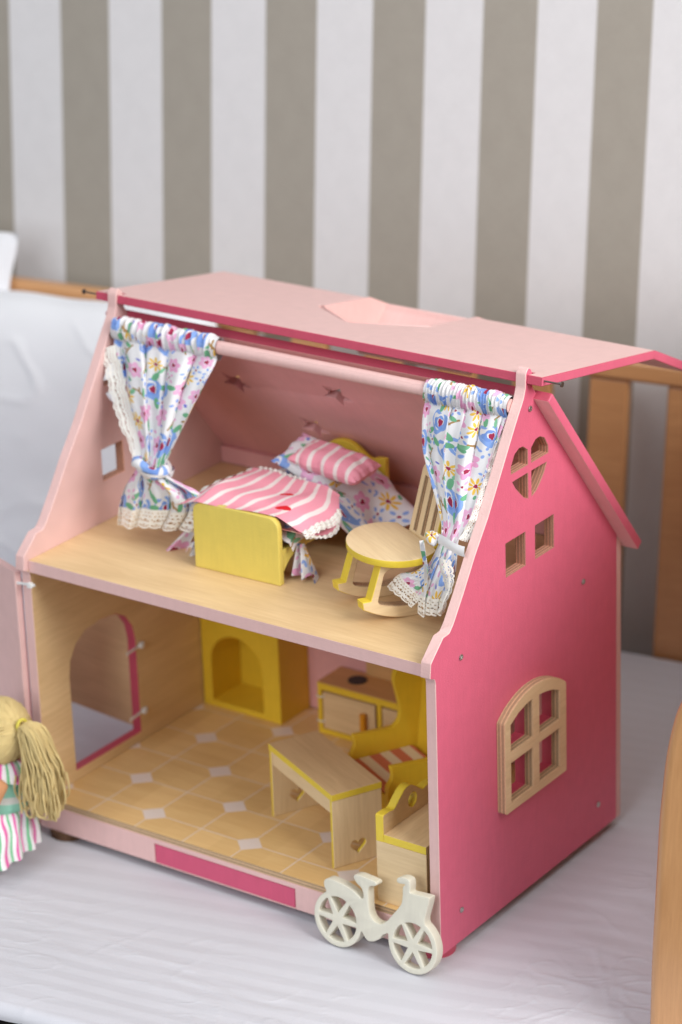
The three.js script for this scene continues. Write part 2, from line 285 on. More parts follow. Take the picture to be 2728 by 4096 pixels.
// big pillows
function pillowGeo(w, h, d, sd, n = 44) {
  const half = (sgn) => surf(n, n, (s, t) => {
    const u = s * 2 - 1, v = t * 2 - 1, pin = 1 - 0.055 * (1 - v * v) * Math.abs(u) ** 3, pin2 = 1 - 0.055 * (1 - u * u) * Math.abs(v) ** 3;
    const th = Math.pow(Math.max(0, (1 - u ** 4) * (1 - v ** 4)), 0.55) * (1 + 0.2 * ns(u * 1.6, v * 1.6, sd)) + (0.03 * ns(u * 5, v * 5, sd + 3) + 0.13 * Math.pow(Math.max(0, 1 - Math.abs(ns(u * 2.2 + v, v * 3.1 - u * 1.3, sd + 6)) * 6), 2) * (0.5 + 0.5 * ns(u * 2, v * 2, 8))) * (1 - u * u) * (1 - v * v) * (w > 0.3 ? 1 : 0.3);
    return [u * w / 2 * pin + 0.004 * ns(v * 3, 1, sd), v * h / 2 * pin2 + 0.004 * ns(u * 3, 4, sd), sgn * d / 2 * th, u * w / 2, v * h / 2];
  });
  return mergeGeometries([half(1), half(-1)]);
}
{
  const pm = std({ color: sRGB(230, 231, 235), roughness: 0.9, bumpMap: weaveBump, bumpScale: 0.00006 });
  let t = thing('pillow', 'big white pillow leaning on the headboard behind the left side of the dollhouse', 'pillow');
  t.position.set(-0.7, 0.216, -0.585); t.rotation.set(-0.13, 0.02, 0.01); part('pillowcase', pillowGeo(0.56, 0.46, 0.15, 2.4, 70), pm, t);
  t = thing('pillow', 'white pillow standing higher at the left edge behind the big pillow', 'pillow');
  t.position.set(-1.022, 0.318, -0.637); t.rotation.set(-0.05, 0.0, -0.04); part('pillowcase', pillowGeo(0.52, 0.40, 0.07, 5.4), pm, t);
}

// ------------------------------------------------------------------ the dollhouse
const W = 0.6, T = 0.0133, D = 0.394, F1 = 0.0423, F2 = 0.3638;
const house = houseThing('dollhouse', 'open fronted pink wooden dollhouse with tilted roof flap standing on the white bed', 'dollhouse');
const XL = -W + T, XR = -T;
const OUT = [[0, 0.0], [-0.002, 0.343], [-0.0005, 0.3485], [0.0085, 0.3525, 0.0012], [0.0062, 0.3704], [-0.0188, 0.3922], [-0.0311, 0.3928], [-0.0395, 0.401], [-0.0612, 0.4305], [-0.0852, 0.4660], [-0.1128, 0.5015], [-0.1726, 0.5936, 0.01], [-0.189, 0.6165, 0.006], [-0.1932, 0.6275], [-0.1942, 0.645, 0.004], [-0.2005, 0.6505, 0.003], [-0.2072, 0.645, 0.004], [-0.2085, 0.6245, 0.002], [-0.3945, 0.3872], [-D, 0.375], [-D, 0.0]];
const HOLES = {
  TL: [[-0.1615, 0.5365], [-0.1615, 0.5445], [-0.169, 0.5565], [-0.178, 0.561], [-0.1865, 0.5605], [-0.1962, 0.5535], [-0.1962, 0.5365]],
  TR: [[-0.2042, 0.5365], [-0.2042, 0.5535], [-0.2138, 0.5605], [-0.2224, 0.561], [-0.232, 0.5565], [-0.2396, 0.5445], [-0.2396, 0.5365]],
  BL: [[-0.1640, 0.5258], [-0.1962, 0.5258], [-0.1962, 0.4957], [-0.188, 0.4995], [-0.179, 0.508], [-0.1705, 0.5165]],
  BR: [[-0.2042, 0.5258], [-0.2366, 0.5258], [-0.2295, 0.5145], [-0.2205, 0.505], [-0.213, 0.4992], [-0.2042, 0.4957]],
  sqL: [[-0.1482, 0.4165], [-0.1482, 0.4567], [-0.1890, 0.4567], [-0.1890, 0.4165]],
  sqR: [[-0.2108, 0.4165], [-0.2108, 0.4567], [-0.2504, 0.4567], [-0.2504, 0.4165]],
};
const PANES = [
  [[-0.1352, 0.2055], [-0.1352, 0.2400], [-0.152, 0.2482], [-0.1690, 0.2524], [-0.1823, 0.2538], [-0.1823, 0.2055]],
  [[-0.1974, 0.2035], [-0.1974, 0.2530], [-0.211, 0.2512], [-0.228, 0.2470], [-0.242, 0.2400], [-0.242, 0.2035]],
  [[-0.1352, 0.1410], [-0.1352, 0.1915], [-0.1820, 0.1915], [-0.1820, 0.1410]],
  [[-0.1968, 0.1410], [-0.1968, 0.1915], [-0.2415, 0.1915], [-0.2415, 0.1410]],
];
const inBox = (list, z, y, e = 0.0012) => list.some((h) => z > Math.min(...h.map((p) => p[0])) - e && z < Math.max(...h.map((p) => p[0])) + e && y > Math.min(...h.map((p) => p[1])) - e && y < Math.max(...h.map((p) => p[1])) + e);
const ARCH = [[-0.0595, 0.0560], [-0.0595, 0.185], [-0.0635, 0.206], [-0.0755, 0.2238], [-0.094, 0.2345], [-0.1236, 0.2380], [-0.153, 0.2345], [-0.1716, 0.2238], [-0.1835, 0.206], [-0.1880, 0.185], [-0.1880, 0.0560]];
function sideWall(x, holes, kindOf) {
  const s = poly(OUT, 0.0015, 3); for (const h of holes) s.holes.push(poly(h, 0.0012, 3));
  const g = toCreasedNormals(zy(ext(s, T, 0.0007), x), 0.5);
  return faceted(g, kindOf, { off: [0.5, 0.02] });
}
const innerTex = (sd) => dataTex(1024, 1024, (x, y) => {
  const up = smooth(F2 + 0.0192 - 0.0008 - 0.02, F2 + 0.0192 + 0.0008 - 0.02, y - 0.02 + 0.012), g = grain(x * 0.9 + sd, y * 0.9, sd), p = 0.955 + 0.03 * ns(x * 40, y * 40, sd);
  return [lerp(0.80 + 0.2 * g, 0.925 * p, up), lerp(0.66 + 0.22 * g, 0.765 * p, up), lerp(0.46 + 0.24 * g, 0.75 * p, up)];
}, 0.68, 0.68);
M.inR = std({ map: innerTex(4.1), roughness: 0.5 }); M.inL = std({ map: innerTex(8.3), roughness: 0.5 });
const upper = Object.values(HOLES);
const nearEdge = (z) => z < -D + 0.001;
part('side_wall', sideWall(0, [...upper, ...PANES.map((p) => p.map(([a, b]) => [a * 1.0, b]))], (n, c) => {
  if (n.x > 0.85) return 0; if (n.x < -0.85) return 2;
  if (inBox(upper, c.z, c.y)) return 4; if (inBox(PANES, c.z, c.y)) return 5; return 1;
}), [M.hot, M.light, M.inR, M.wood, M.pinkPly, M.rose], house);
const rightWall = house.children[0];
part('side_wall', sideWall(XL, [...upper, ARCH], (n, c) => {
  if (n.x < -0.85) return 0; if (n.x > 0.85) return 2;
  if (inBox(upper, c.z, c.y)) return 4; if (inBox([ARCH], c.z, c.y)) return 5; return 1;
}), [M.hot, M.light, M.inL, M.honey, M.pinkPly, M.rose], house);
const leftWall = house.children[1];
// plywood window frame on the right wall
{
  const s = poly([[-0.1228, 0.1290], [-0.1228, 0.2455, 0.003], [-0.140, 0.2580, 0.03], [-0.165, 0.2672, 0.03], [-0.190, 0.2702, 0.03], [-0.215, 0.2672, 0.03], [-0.240, 0.2580, 0.03], [-0.2572, 0.2455, 0.003], [-0.2572, 0.1290]], 0.004, 4);
  for (const p of PANES) s.holes.push(poly(p, 0.0015, 3));
  const g = faceted(toCreasedNormals(zy(ext(s, 0.0117, 0.0006), 0.012), 0.5), (n) => (Math.abs(n.x) > 0.85 ? 0 : 1));
  // the layered edge: layers run through the thickness
  const p = g.attributes.position, uv = g.attributes.uv, gr = g.groups[1]; for (let i = gr.start; i < gr.start + gr.count; i++) uv.setXY(i, p.getY(i) + p.getZ(i), p.getX(i) * 0.86);
  part('window_frame', g, [M.pale, M.ply], rightWall);
}
for (const w of [rightWall, leftWall]) {          // the pierced edges of the walls show their layers
  const g = w.geometry, gr = g.groups.find((q) => q.materialIndex === 4), p = g.attributes.position, uv = g.attributes.uv;
  for (let i = gr.start; i < gr.start + gr.count; i++) uv.setXY(i, p.getY(i) + p.getZ(i), p.getX(i));
}
// screws with a cross slot
function screwGeo(r) {
  const s = new THREE.Shape(); s.absarc(0, 0, r, 0, Math.PI * 2);
  const a = r * 0.16, b = r * 0.58; s.holes.push(poly([[-a, -b], [a, -b], [a, -a], [b, -a], [b, a], [a, a], [a, b], [-a, b], [-a, a], [-b, a], [-b, -a], [-a, -a]]));
  const g = ext(s, r * 0.34, r * 0.14, 2), d = new THREE.CylinderGeometry(r * 0.75, r * 0.75, r * 0.1, 20).rotateX(Math.PI / 2).translate(0, 0, r * 0.08);
  return mergeGeometries([g.toNonIndexed ? (g.index ? g.toNonIndexed() : g) : g, d.toNonIndexed()]).rotateY(Math.PI / 2);
}
const scr = screwGeo(0.0036);
[[0.6012, -0.2017, 0.2], [0.3556, -0.0525, 0.7], [0.3490, -0.3154, 0.4], [0.0392, -0.3494, 1.1], [0.0407, -0.0434, 0.9]].forEach(([y, z, a]) => { const m = part('screw', scr, M.steel, rightWall); m.position.set(0.0003, y, z); m.rotation.x = a; });
{ const m = part('screw', scr, M.steel, leftWall); m.position.set(-W - 0.0003, 0.6012, -0.2017); m.rotation.z = Math.PI; }
// floors
part('upper_floor', faceted(box(XL + 0.0002, F2 - 0.0157, -D + 0.011, XR - 0.0002, F2, -0.0004, 0.0006), (n) => (n.z > 0.7 ? 1 : n.y < -0.7 ? 2 : 0), { off: [0.12, 0.21] }), [M.wood, M.light, M.honey], house);
{
  const px = 0.0735, pz = 0.0665, ox = -0.4467, oz = -0.1053, w = 0.574, d = 0.394;
  const tex = dataTex(1720, 1180, (x, y) => {
    const X = XL + x, Z = -D + y, g = grain(X * 1.0 + 2, Z + 4, 6.2);
    const i = Math.round((X - ox) / px), j = Math.round((Z - oz) / pz), dx = X - ox - i * px, dz = Z - oz - j * pz;
    let wht = Math.max(1 - smooth(0.0005, 0.0009, Math.abs(dx)), 1 - smooth(0.0005, 0.0009, Math.abs(dz)));
    const isD = ((i + j) % 2 + 2) % 2 === 1; if (isD) wht = Math.max(wht, 1 - smooth(0.0182, 0.0187, Math.abs(dx) * 0.98 + Math.abs(dz) * 1.04));
    wht *= 0.93 + 0.07 * ns(X * 300, Z * 300, 2);
    const k = ns(i * 3.1 + Math.floor((X - ox) / px) * 1.7, Math.floor((Z - oz) / pz) * 2.3, 4) * 0.05;
    const b = [0.82 + 0.15 * g + k, 0.635 + 0.21 * g + k, 0.395 + 0.22 * g + k];
    return [lerp(b[0], 0.92, wht), lerp(b[1], 0.87, wht), lerp(b[2], 0.85, wht)];
  }, w, d);
  const g = faceted(box(XL + 0.0002, F1 - 0.0085, -D + 0.011, XR - 0.0002, F1, -0.0006, 0.0006), (n) => (n.y > 0.7 ? 0 : 1), { off: [-XL, D] });
  { const p = g.attributes.position, uv = g.attributes.uv, gr = g.groups[1]; for (let i = gr.start; i < gr.start + gr.count; i++) uv.setXY(i, p.getX(i) + p.getZ(i), p.getY(i)); }
  part('ground_floor', g, [std({ map: tex, roughness: 0.38 }), M.ply], house);
}
// plinth with its drawer
{
  const s = rect(XL + 0.0003, 0.0, XR - 0.0003, F1 - 0.0088); s.holes.push(rect(-0.4172, 0.0012, -0.2052, 0.0272, 0.0006));
  part('plinth_board', boxUV(ext(s, 0.010, 0.0006).translate(0, 0, -0.0102)), M.light, house);
  part('drawer', [boxUV(box(-0.4164, 0.0014, -0.012, -0.2060, 0.0266, -0.0008, 0.0008)), boxUV(box(-0.412, 0.004, -0.15, -0.21, 0.024, -0.012))], paint(sRGB(222, 92, 126), 0.5), house);
  part('base_board', boxUV(box(XL + 0.001, 0.0, -D + 0.012, XR - 0.001, 0.004, -0.14)), M.wood, house);
}
for (const [x, z] of [[-0.572, -0.022], [-0.028, -0.03], [-0.565, -0.36], [-0.035, -0.36]]) part('foot', boxUV(toCreasedNormals(cyl(0.024, 0.012, 24, 0.025), 0.6).translate(x, -0.0061, z)), x < -0.3 ? M.brown : M.rose, house);
// back panel, rear roof with star holes, curtain rod
part('back_panel', faceted(box(XL - 0.006, 0.0, -D - 0.0105, 0.0, 0.3765, -D - 0.0006, 0.0008), (n, c) => 0), [M.light], house);
const inZ = (x0, x1) => 0;
part('back_panel', boxUV(box(XL + 0.0004, F1 + 0.0003, -D + 0.0002, XR - 0.0004, F2 - 0.016, -D + 0.0106, 0.0005)), M.inner, house, 'salmon pink back wall of the lower room');
part('knee_wall', boxUV(box(XL + 0.0004, F2 + 0.0003, -D + 0.0002, XR - 0.0004, 0.386, -D + 0.0106, 0.0005)), M.inner, house);
const star = (x, y, r) => { const p = []; for (let i = 0; i < 10; i++) { const a = i * Math.PI / 5 + Math.PI / 2, q = i % 2 ? r * 0.42 : r; p.push([x + Math.cos(a) * q, y + Math.sin(a) * q]); } return poly(p, 0.0008, 2); };
{
  const L = 0.3227, TH = 0.0115, dir = V3(0, -0.2515, -0.2022).normalize(), nrm = V3(0, 0.2022, -0.2515).normalize();   // down the slope; outward
  const s = rect(-0.6197, 0, 0.0197, L, 0.003);
  for (const [x, q] of [[-0.473, 0.109], [-0.312, 0.090], [-0.392, 0.186]]) s.holes.push(star(x, q, 0.0235));
  const g = ext(s, TH, 0.0009, 2);     // x along the house, y down the slope, z through the board
  const m = new THREE.Matrix4().makeBasis(V3(1, 0, 0), dir, V3(1, 0, 0).cross(dir)).setPosition(0, 0.6105, -0.2092); g.applyMatrix4(m);
  const f = faceted(toCreasedNormals(g, 0.5), (n, c) => { if (n.dot(nrm) > 0.85) return 1; if (n.dot(nrm) < -0.85) return 0; if (Math.abs(n.x) > 0.85 && (c.x > 0 || c.x < -0.6)) return 2; if (n.dot(dir) < -0.8 && c.y > 0.6) return 3; return c.x > 0 || c.x < -0.6 || c.y < 0.39 ? 3 : 0; });
  part('rear_roof', f, [M.inner, M.light, M.hot, M.rose], house);
}
part('curtain_rod', boxUV(toCreasedNormals(cyl(0.0083, W - 2 * T - 0.001, 28).rotateZ(Math.PI / 2).translate((XL + XR) / 2, 0.6065, -0.185), 0.6)), M.light, house);
// front roof folded up on its hinge nails: a flat board, a bent board and the dormer
{
  const o = 0.0197, dir = V3(0, -0.0431, -0.2516).normalize(), up = V3(0, 0.2516, -0.0431).normalize(), TH = 0.0104, L = 0.2553;
  const X0 = -W - o, X1 = o, s = poly([[X0, 0], [-W - 0.0006, 0], [-W - 0.0006, 0.016], [XL + 0.0006, 0.016], [XL + 0.0006, 0], [XR - 0.0006, 0], [XR - 0.0006, 0.016], [0.0006, 0.016], [0.0006, 0], [X1, 0], [X1, L], [-0.2305, L], [-0.2300, 0.153], [-0.31, 0.092], [-0.395, 0.153], [-0.3955, L], [X0, L]], 0.0006, 1);
  const place = (g, a, b, at) => g.applyMatrix4(new THREE.Matrix4().makeBasis(V3(1, 0, 0), a, V3(1, 0, 0).cross(a)).setPosition(at));
  const cls = (upv) => (n, c) => (Math.abs(n.dot(upv)) > 0.9 || (c.x > -0.45 && c.x < -0.2 && c.z < -0.27) ? 0 : Math.abs(n.x) > 0.9 && (c.x > 0.01 || c.x < -0.61) ? 1 : 2);
  const at = V3(0, 0.6426, -0.197);
  part('front_roof', faceted(place(ext(s, TH, 0.0007).translate(0, 0, 0), dir, up, at.clone().sub(up.clone().multiplyScalar(V3(1, 0, 0).cross(dir).dot(up) > 0 ? TH : 0))), cls(up)), [M.light, M.hot, M.rose], house, 'flat pale pink roof flap folded up over the back of the house');
  const d2 = V3(0, -0.0323, -0.065).normalize(), u2 = V3(0, 0.065, -0.0323).normalize(), at2 = V3(0, 0.5995, -0.4486);
  const s2 = poly([[X0, 0.0008], [-0.3955, 0.0008], [-0.3955, 0.044], [-0.2305, 0.044], [-0.2305, 0.0008], [X1, 0.0008], [X1, 0.10], [X0, 0.10]], 0.0006, 1);
  part('front_roof', faceted(place(ext(s2, TH, 0.0007), d2, u2, at2.clone().sub(u2.clone().multiplyScalar(V3(1, 0, 0).cross(d2).dot(u2) > 0 ? TH : 0))), cls(u2)), [M.light, M.hot, M.rose], house, 'short lower board of the roof flap bent down at the back');
  // dormer seen from inside: two cheeks, end wall and two roof slopes that meet in a ridge
  const slab = (pts, th) => { const n = V3().crossVectors(pts[1].clone().sub(pts[0]), pts[2].clone().sub(pts[0])).normalize().multiplyScalar(th), P = [], I = []; const k = pts.length; for (const p of pts) P.push(p.x, p.y, p.z); for (const p of pts) P.push(p.x + n.x, p.y + n.y, p.z + n.z); for (let i = 1; i < k - 1; i++) { I.push(0, i, i + 1, k, k + i + 1, k + i); } for (let i = 0; i < k; i++) { const j = (i + 1) % k; I.push(i, k + i, j, j, k + i, k + j); } const g = new THREE.BufferGeometry(); g.setAttribute('position', new THREE.Float32BufferAttribute(P, 3)); g.setIndex(I); const q = g.toNonIndexed(); q.computeVertexNormals(); return boxUV(q); };
  const a = (x) => V3(x, 0.6155, -0.355), b = (x) => V3(x, 0.598, -0.4555), c = (x) => V3(x, 0.5795, -0.492), dd = (x) => V3(x, 0.532, -0.434);
  const xl = -0.3955, xr = -0.2305, apex = V3(-0.31, 0.6265, -0.2885), rid = V3(-0.313, 0.532, -0.434);
  part('dormer', [slab([a(xl), b(xl), c(xl), dd(xl)], -0.004), slab([a(xr), b(xr), c(xr), dd(xr)], 0.004), slab([c(xl), c(xr), dd(xr), dd(xl)], 0.004), slab([a(xl), apex, rid, dd(xl)], -0.003), slab([a(xr), apex, rid, dd(xr)], 0.003)], M.light, house);
}
// hinge nails
for (const sgn of [1, -1]) { const x = sgn > 0 ? 0 : -W; part('nail', [cyl(0.0011, 0.052, 10).rotateZ(Math.PI / 2).translate(x + sgn * 0.016, 0.6375, -0.2005), toCreasedNormals(cyl(0.0032, 0.0016, 14), 0.5).rotateZ(Math.PI / 2).translate(x + sgn * 0.0428, 0.6375, -0.2005)].map((g) => g), M.iron, house).rotation.set(0, 0, 0); }
// opened left half of the facade, arched door leaf and their white loop hinges
{
  const g = new THREE.Group(); 
  const s = rect(-0.285, 0.0, -0.0008, 0.345, 0.002);
  const m = part('front_panel', faceted(ext(s, 0.0095, 0.0008), (n) => 0), [M.light], house, 'pale pink facade half swung open to the left');
  m.position.set(-0.602, 0.001, -0.004); m.rotation.y = -0.33;
  const leaf = poly(ARCH.map(([z, y]) => [z + 0.188, y - 0.05]), 0.002, 3);
  const d = part('door', faceted(toCreasedNormals(ext(leaf, 0.0085, 0.0006), 0.5), (n) => (n.z < -0.85 ? 0 : 1)), [M.wood, M.rose], house, 'arched wooden door leaf swung open behind the doorway');
  d.position.set(-0.6035, 0.0495, -0.196); d.rotation.y = Math.PI - 0.1; d.scale.set(1, 1, 1);
  const strap = (at, ry, L) => { const m2 = part('hinge_strap', boxUV(box(-L / 2, -0.0017, -0.0007, L / 2, 0.0017, 0.0007, 0.0005)), M.white, house); m2.position.set(...at); m2.rotation.set(0, ry, 0.1); const k = part('buckle', boxUV(box(-0.0036, -0.0036, -0.0026, 0.0036, 0.0036, 0.0026, 0.0012)), M.white, m2); k.position.set(L * 0.3, 0, 0.0015); };
  strap([-0.593, 0.3325, 0.0022], 0, 0.034); strap([-0.5852, 0.1745, -0.186], Math.PI / 2, 0.036); strap([-0.5852, 0.0825, -0.184], Math.PI / 2, 0.036);
}

// ------------------------------------------------------------------ curtains
const laceTex = (() => {
  const c = document.createElement('canvas'); c.width = 512; c.height = 512; const x = c.getContext('2d');
  x.fillStyle = '#000'; x.fillRect(0, 0, 512, 512); x.fillStyle = '#fff'; x.fillRect(0, 0, 512, 400);
  for (let i = -1; i < 5; i++) { x.beginPath(); x.arc(i * 128 + 64, 408, 68, 0, 7); x.fill(); }
  x.fillStyle = '#000';
  for (let i = 0; i < 4; i++) { for (let j = 0; j < 7; j++) { const a = Math.PI * (0.08 + j / 6 * 0.84); x.beginPath(); x.ellipse(i * 128 + 64 + Math.cos(a) * 46, 376 + Math.sin(a) * 46, 13, 9, a, 0, 7); x.fill(); } x.beginPath(); x.arc(i * 128 + 64, 378, 14, 0, 7); x.fill(); x.beginPath(); x.ellipse(i * 128 + 64, 270, 18, 30, 0, 0, 7); x.fill(); for (const d of [-34, 34]) { x.beginPath(); x.ellipse(i * 128 + 64 + d, 285, 10, 20, d * 0.01, 0, 7); x.fill(); } x.beginPath(); x.ellipse(i * 128, 250, 12, 22, 0, 0, 7); x.fill(); for (const d of [-40, 0, 40]) { x.beginPath(); x.arc(i * 128 + 64 + d, 170, 13, 0, 7); x.fill(); x.beginPath(); x.arc(i * 128 + 84 + d, 90, 11, 0, 7); x.fill(); } }
  const t = new THREE.CanvasTexture(c); t.wrapS = THREE.RepeatWrapping; t.wrapT = THREE.ClampToEdgeWrapping; return t;
})();
const knit = dataTex(256, 256, (x, y) => 0.5 + 0.3 * Math.sin(x * 6283 * 0.9 + 2 * Math.sin(y * 4000)) + 0.3 * Math.sin(y * 6283 * 0.8), 0.02, 0.02, false);
knit.channel = 1;
M.lace = std({ color: sRGB(240, 236, 228), alphaMap: laceTex, alphaTest: 0.5, roughness: 0.95 });
M.ribbon = std({ color: sRGB(240, 239, 240), bumpMap: weaveBump, bumpScale: 0.00006, roughness: 0.9 });
const BASEV = 0.115;  // lace strips: v runs from the seam (1) to the scalloped edge (0)
function lace(n, m, fn, len) { return surf(n, m, (s, t) => { const q = fn(s, t); return [q[0], q[1], q[2], s * len / 0.054, 1 - t]; }); }

// keys: t, Lx, Ly, Lz, Rx, Ry, Rz, fold depth
function drape(keys, folds, ph, fabric, dirn, env) {
  return (s, t) => {
    const r = rows(keys, t), a = r[6], p = s * folds * 6.2832 + ph + 2.3 * ns(s * 2.6, t * 1.1, ph) + 0.5 * t;
    const en = env ? env(s, t) : 1, f = a * en * (1.9 * Math.abs(Math.cos(p / 2)) - 0.95 + 0.42 * Math.cos(p * 0.63 + 1.1) + 0.18 * Math.cos(p * 2.3 + t * 3)), lat = a * en * 0.6 * Math.sin(p + 0.4);
    const w = smooth(0, 0.05, s) * smooth(0, 0.05, 1 - s) * 0.75 + 0.25, nz = 0.0012 * ns(s * 16, t * 9, ph + 3);
    return [lerp(r[0], r[3], s) + lat * w + dirn[0] * (f * w + nz), lerp(r[1], r[4], s) + 0.001 * Math.cos(p) * smooth(0.6, 1, t), lerp(r[2], r[5], s) + dirn[2] * (f * w + nz), s * fabric[0] + fabric[2], -t * fabric[1] + fabric[3]];
  };
}
function sleeve(x0, x1, sd, R = 0.0102, rip = 24) {
  return surf(260, 28, (s, t) => {
    const th = t * 6.2832, x = lerp(x0, x1, s), k = s * rip * 3.1416 + 1.6 * ns(s * 7, Math.cos(th) * 1.2, sd) + 0.7 * Math.sin(th + s * 9), amp = 0.0046 * (0.55 + 0.7 * ns(s * 9, 2, sd + 2) + 0.25 * Math.sin(th)) * smooth(0, 0.1, s) * smooth(0, 0.1, 1 - s) + 0.0003;
    const r = R + amp * (Math.pow(Math.abs(Math.sin(k)), 0.8) - 0.3) + 0.0006 * ns(s * 40, Math.sin(th) * 3, sd), bag = 0.004 * Math.max(0, -Math.sin(th));
    return [x + 0.0011 * Math.sin(k * 2 + th), 0.6065 + Math.sin(th) * r * 1.12 - bag, -0.185 + Math.cos(th) * r, s * 0.30 + sd, t * 0.06 + sd];
  });
}
{
  // right curtain
  const t = houseThing('curtain', 'short floral cotton curtain at the right, tied with a white band to the wall edge', 'curtain', [-0.065, 0.6065, -0.185]);
  const g = new THREE.Group(), put = (name, geo, m, l) => part(name, geo.translate(0.065, -0.6065, 0.185), m, t, l);
  put('rod_sleeve', sleeve(-0.1255, -0.0145, 0.3, 0.0104, 25), M.floral);
  const keys = [[0, -0.1255, 0.597, -0.1815, -0.015, 0.597, -0.180, 0.0020], [0.06, -0.1255, 0.586, -0.1755, -0.0145, 0.588, -0.172, 0.0050], [0.16, -0.1245, 0.566, -0.170, -0.0150, 0.574, -0.162, 0.0080], [0.27, -0.1195, 0.544, -0.163, -0.0165, 0.556, -0.151, 0.0088], [0.40, -0.1030, 0.525, -0.148, -0.0170, 0.535, -0.136, 0.0084], [0.52, -0.0800, 0.502, -0.128, -0.0170, 0.515, -0.119, 0.0070], [0.62, -0.0610, 0.483, -0.110, -0.0200, 0.495, -0.106, 0.0046], [0.69, -0.0545, 0.470, -0.098, -0.0270, 0.476, -0.096, 0.0030], [0.76, -0.0590, 0.452, -0.091, -0.0250, 0.456, -0.088, 0.0036], [0.86, -0.0700, 0.425, -0.084, -0.0240, 0.430, -0.080, 0.0058], [0.93, -0.0750, 0.405, -0.082, -0.0320, 0.409, -0.077, 0.0064], [1.0, -0.0745, 0.382, -0.080, -0.0370, 0.392, -0.076, 0.0066]];
  const f = drape(keys, 4.6, 0.6, [0.225, 0.27, 0.02, 0.43], [0.35, 0, 0.94], (q, t) => lerp(0.3 + 0.95 * smooth(0.12, 0.4, q), 1, smooth(0.45, 0.7, t)));
  put('drape', surf(170, 150, (s, v) => f(s, v * 0.93)), M.floral);
  put('lace_trim', lace(120, 14, (s, v) => { const q = f(s, 0.928 + v * 0.085); q[2] += 0.0006; return q; }, 0.11), M.lace, 'scalloped white lace along the hem');
  put('lace_trim', lace(140, 12, (s, v) => { const tt = lerp(0.06, 0.69, s), q = f(0.985, tt), k = rows(keys, tt); return [q[0] + v * 0.010 + 0.001 * Math.sin(s * 60), q[1] - v * 0.004, q[2] - 0.001 - v * 0.004 + 0.0015 * Math.sin(s * 45 + v * 2)]; }, 0.22), M.lace, 'lace down the wall side of the curtain');
  // lace edge curling below the tie
  put('lace_trim', lace(90, 14, (s, v) => { const y = lerp(0.468, 0.398, s), c = Math.sin(s * 3.0) * 0.012; return [-0.0365 + c * 0.5 + v * lerp(0.019, 0.008, s) - 0.002 * s, y + 0.0015 * Math.sin(s * 20) - v * 0.004, -0.0685 + 0.004 * Math.sin(s * 7 + v * 2.6) + 0.006 * Math.sin(v * 3.1)]; }, 0.11), M.lace, 'lace edge curling forward below the tie');
  // corner of the hem turned out to the left
  const kc = [[0, -0.0600, 0.4450, -0.081, -0.0530, 0.4380, -0.080, 0.0002], [0.4, -0.0790, 0.4310, -0.0795, -0.0610, 0.4170, -0.078, 0.0012], [0.75, -0.1000, 0.4230, -0.0800, -0.0680, 0.4020, -0.077, 0.0020], [1, -0.1155, 0.4060, -0.080, -0.0790, 0.3900, -0.077, 0.0022]];
  const fc = drape(kc, 1.1, 2.2, [0.06, 0.075, 0.21, 0.34], [0.3, 0, 0.95]);
  put('drape', surf(60, 50, (s, v) => fc(s, v * 0.74)), M.floral, 'hem corner turned out over the rocking chair');
  put('lace_trim', lace(60, 14, (s, v) => { const q = fc(s, 0.73 + v * 0.33); return q; }, 0.05), M.lace, 'lace on the turned out hem corner');
  // band, knot and tail
  put('tie_band', mergeGeometries([
    surf(70, 8, (s, v) => { const x = lerp(-0.0535, -0.0085, s), y = lerp(0.4735, 0.4725, s) + 0.0016 * Math.sin(s * 5), z = -0.0905 + 0.014 * Math.sin(s * 2.2) * 0.55 + s * 0.006; return [x, y + (v - 0.5) * 0.0125, z + 0.0016 * Math.cos((v - 0.5) * 3), s * 0.05, v * 0.0125]; }),
    surf(70, 8, (s, v) => { const x = lerp(-0.0535, -0.0085, s), z = -0.1 - 0.016 * Math.sin(s * 3.1); return [x, 0.4735 + (v - 0.5) * 0.0115, z, s * 0.05, v * 0.0125]; }),
  ]), M.ribbon);
  put('tie_knot', surf(40, 26, (s, v) => { const th = s * 6.2832, ph = v * 3.1416, w = 0.9 + 0.3 * Math.sin(th * 2 + v * 7) * Math.sin(ph) + 0.25 * ns(Math.cos(th) * 2, v * 5, Math.sin(th) * 2); return [-0.0565 + Math.sin(ph) * Math.cos(th) * 0.0082 * w, 0.4735 + Math.cos(ph) * 0.0085 * w, -0.0875 + Math.sin(ph) * Math.sin(th) * 0.006 * w, s * 0.05 + 0.02, v * 0.03 + 0.02]; }, true), M.floral);
  put('tie_tail', surf(14, 80, (s, v) => { const w = 0.0105 * (1 - 0.72 * smooth(0.62, 1, v)) * (0.75 + 0.25 * smooth(0, 0.12, v)), a = 0.6 * Math.sin(v * 2 + 0.5), u = (s - 0.5) * w; return [-0.0625 + 0.0030 * Math.sin(v * 5) + v * 0.006 + u * Math.cos(a), 0.4735 - v * 0.074, -0.0750 + 0.002 * Math.sin(v * 6) + 0.0022 * Math.cos(s * 3.14159 * 2) + u * Math.sin(a), s * 0.012 + 0.035, v * 0.075 + 0.055]; }), M.floral);
}
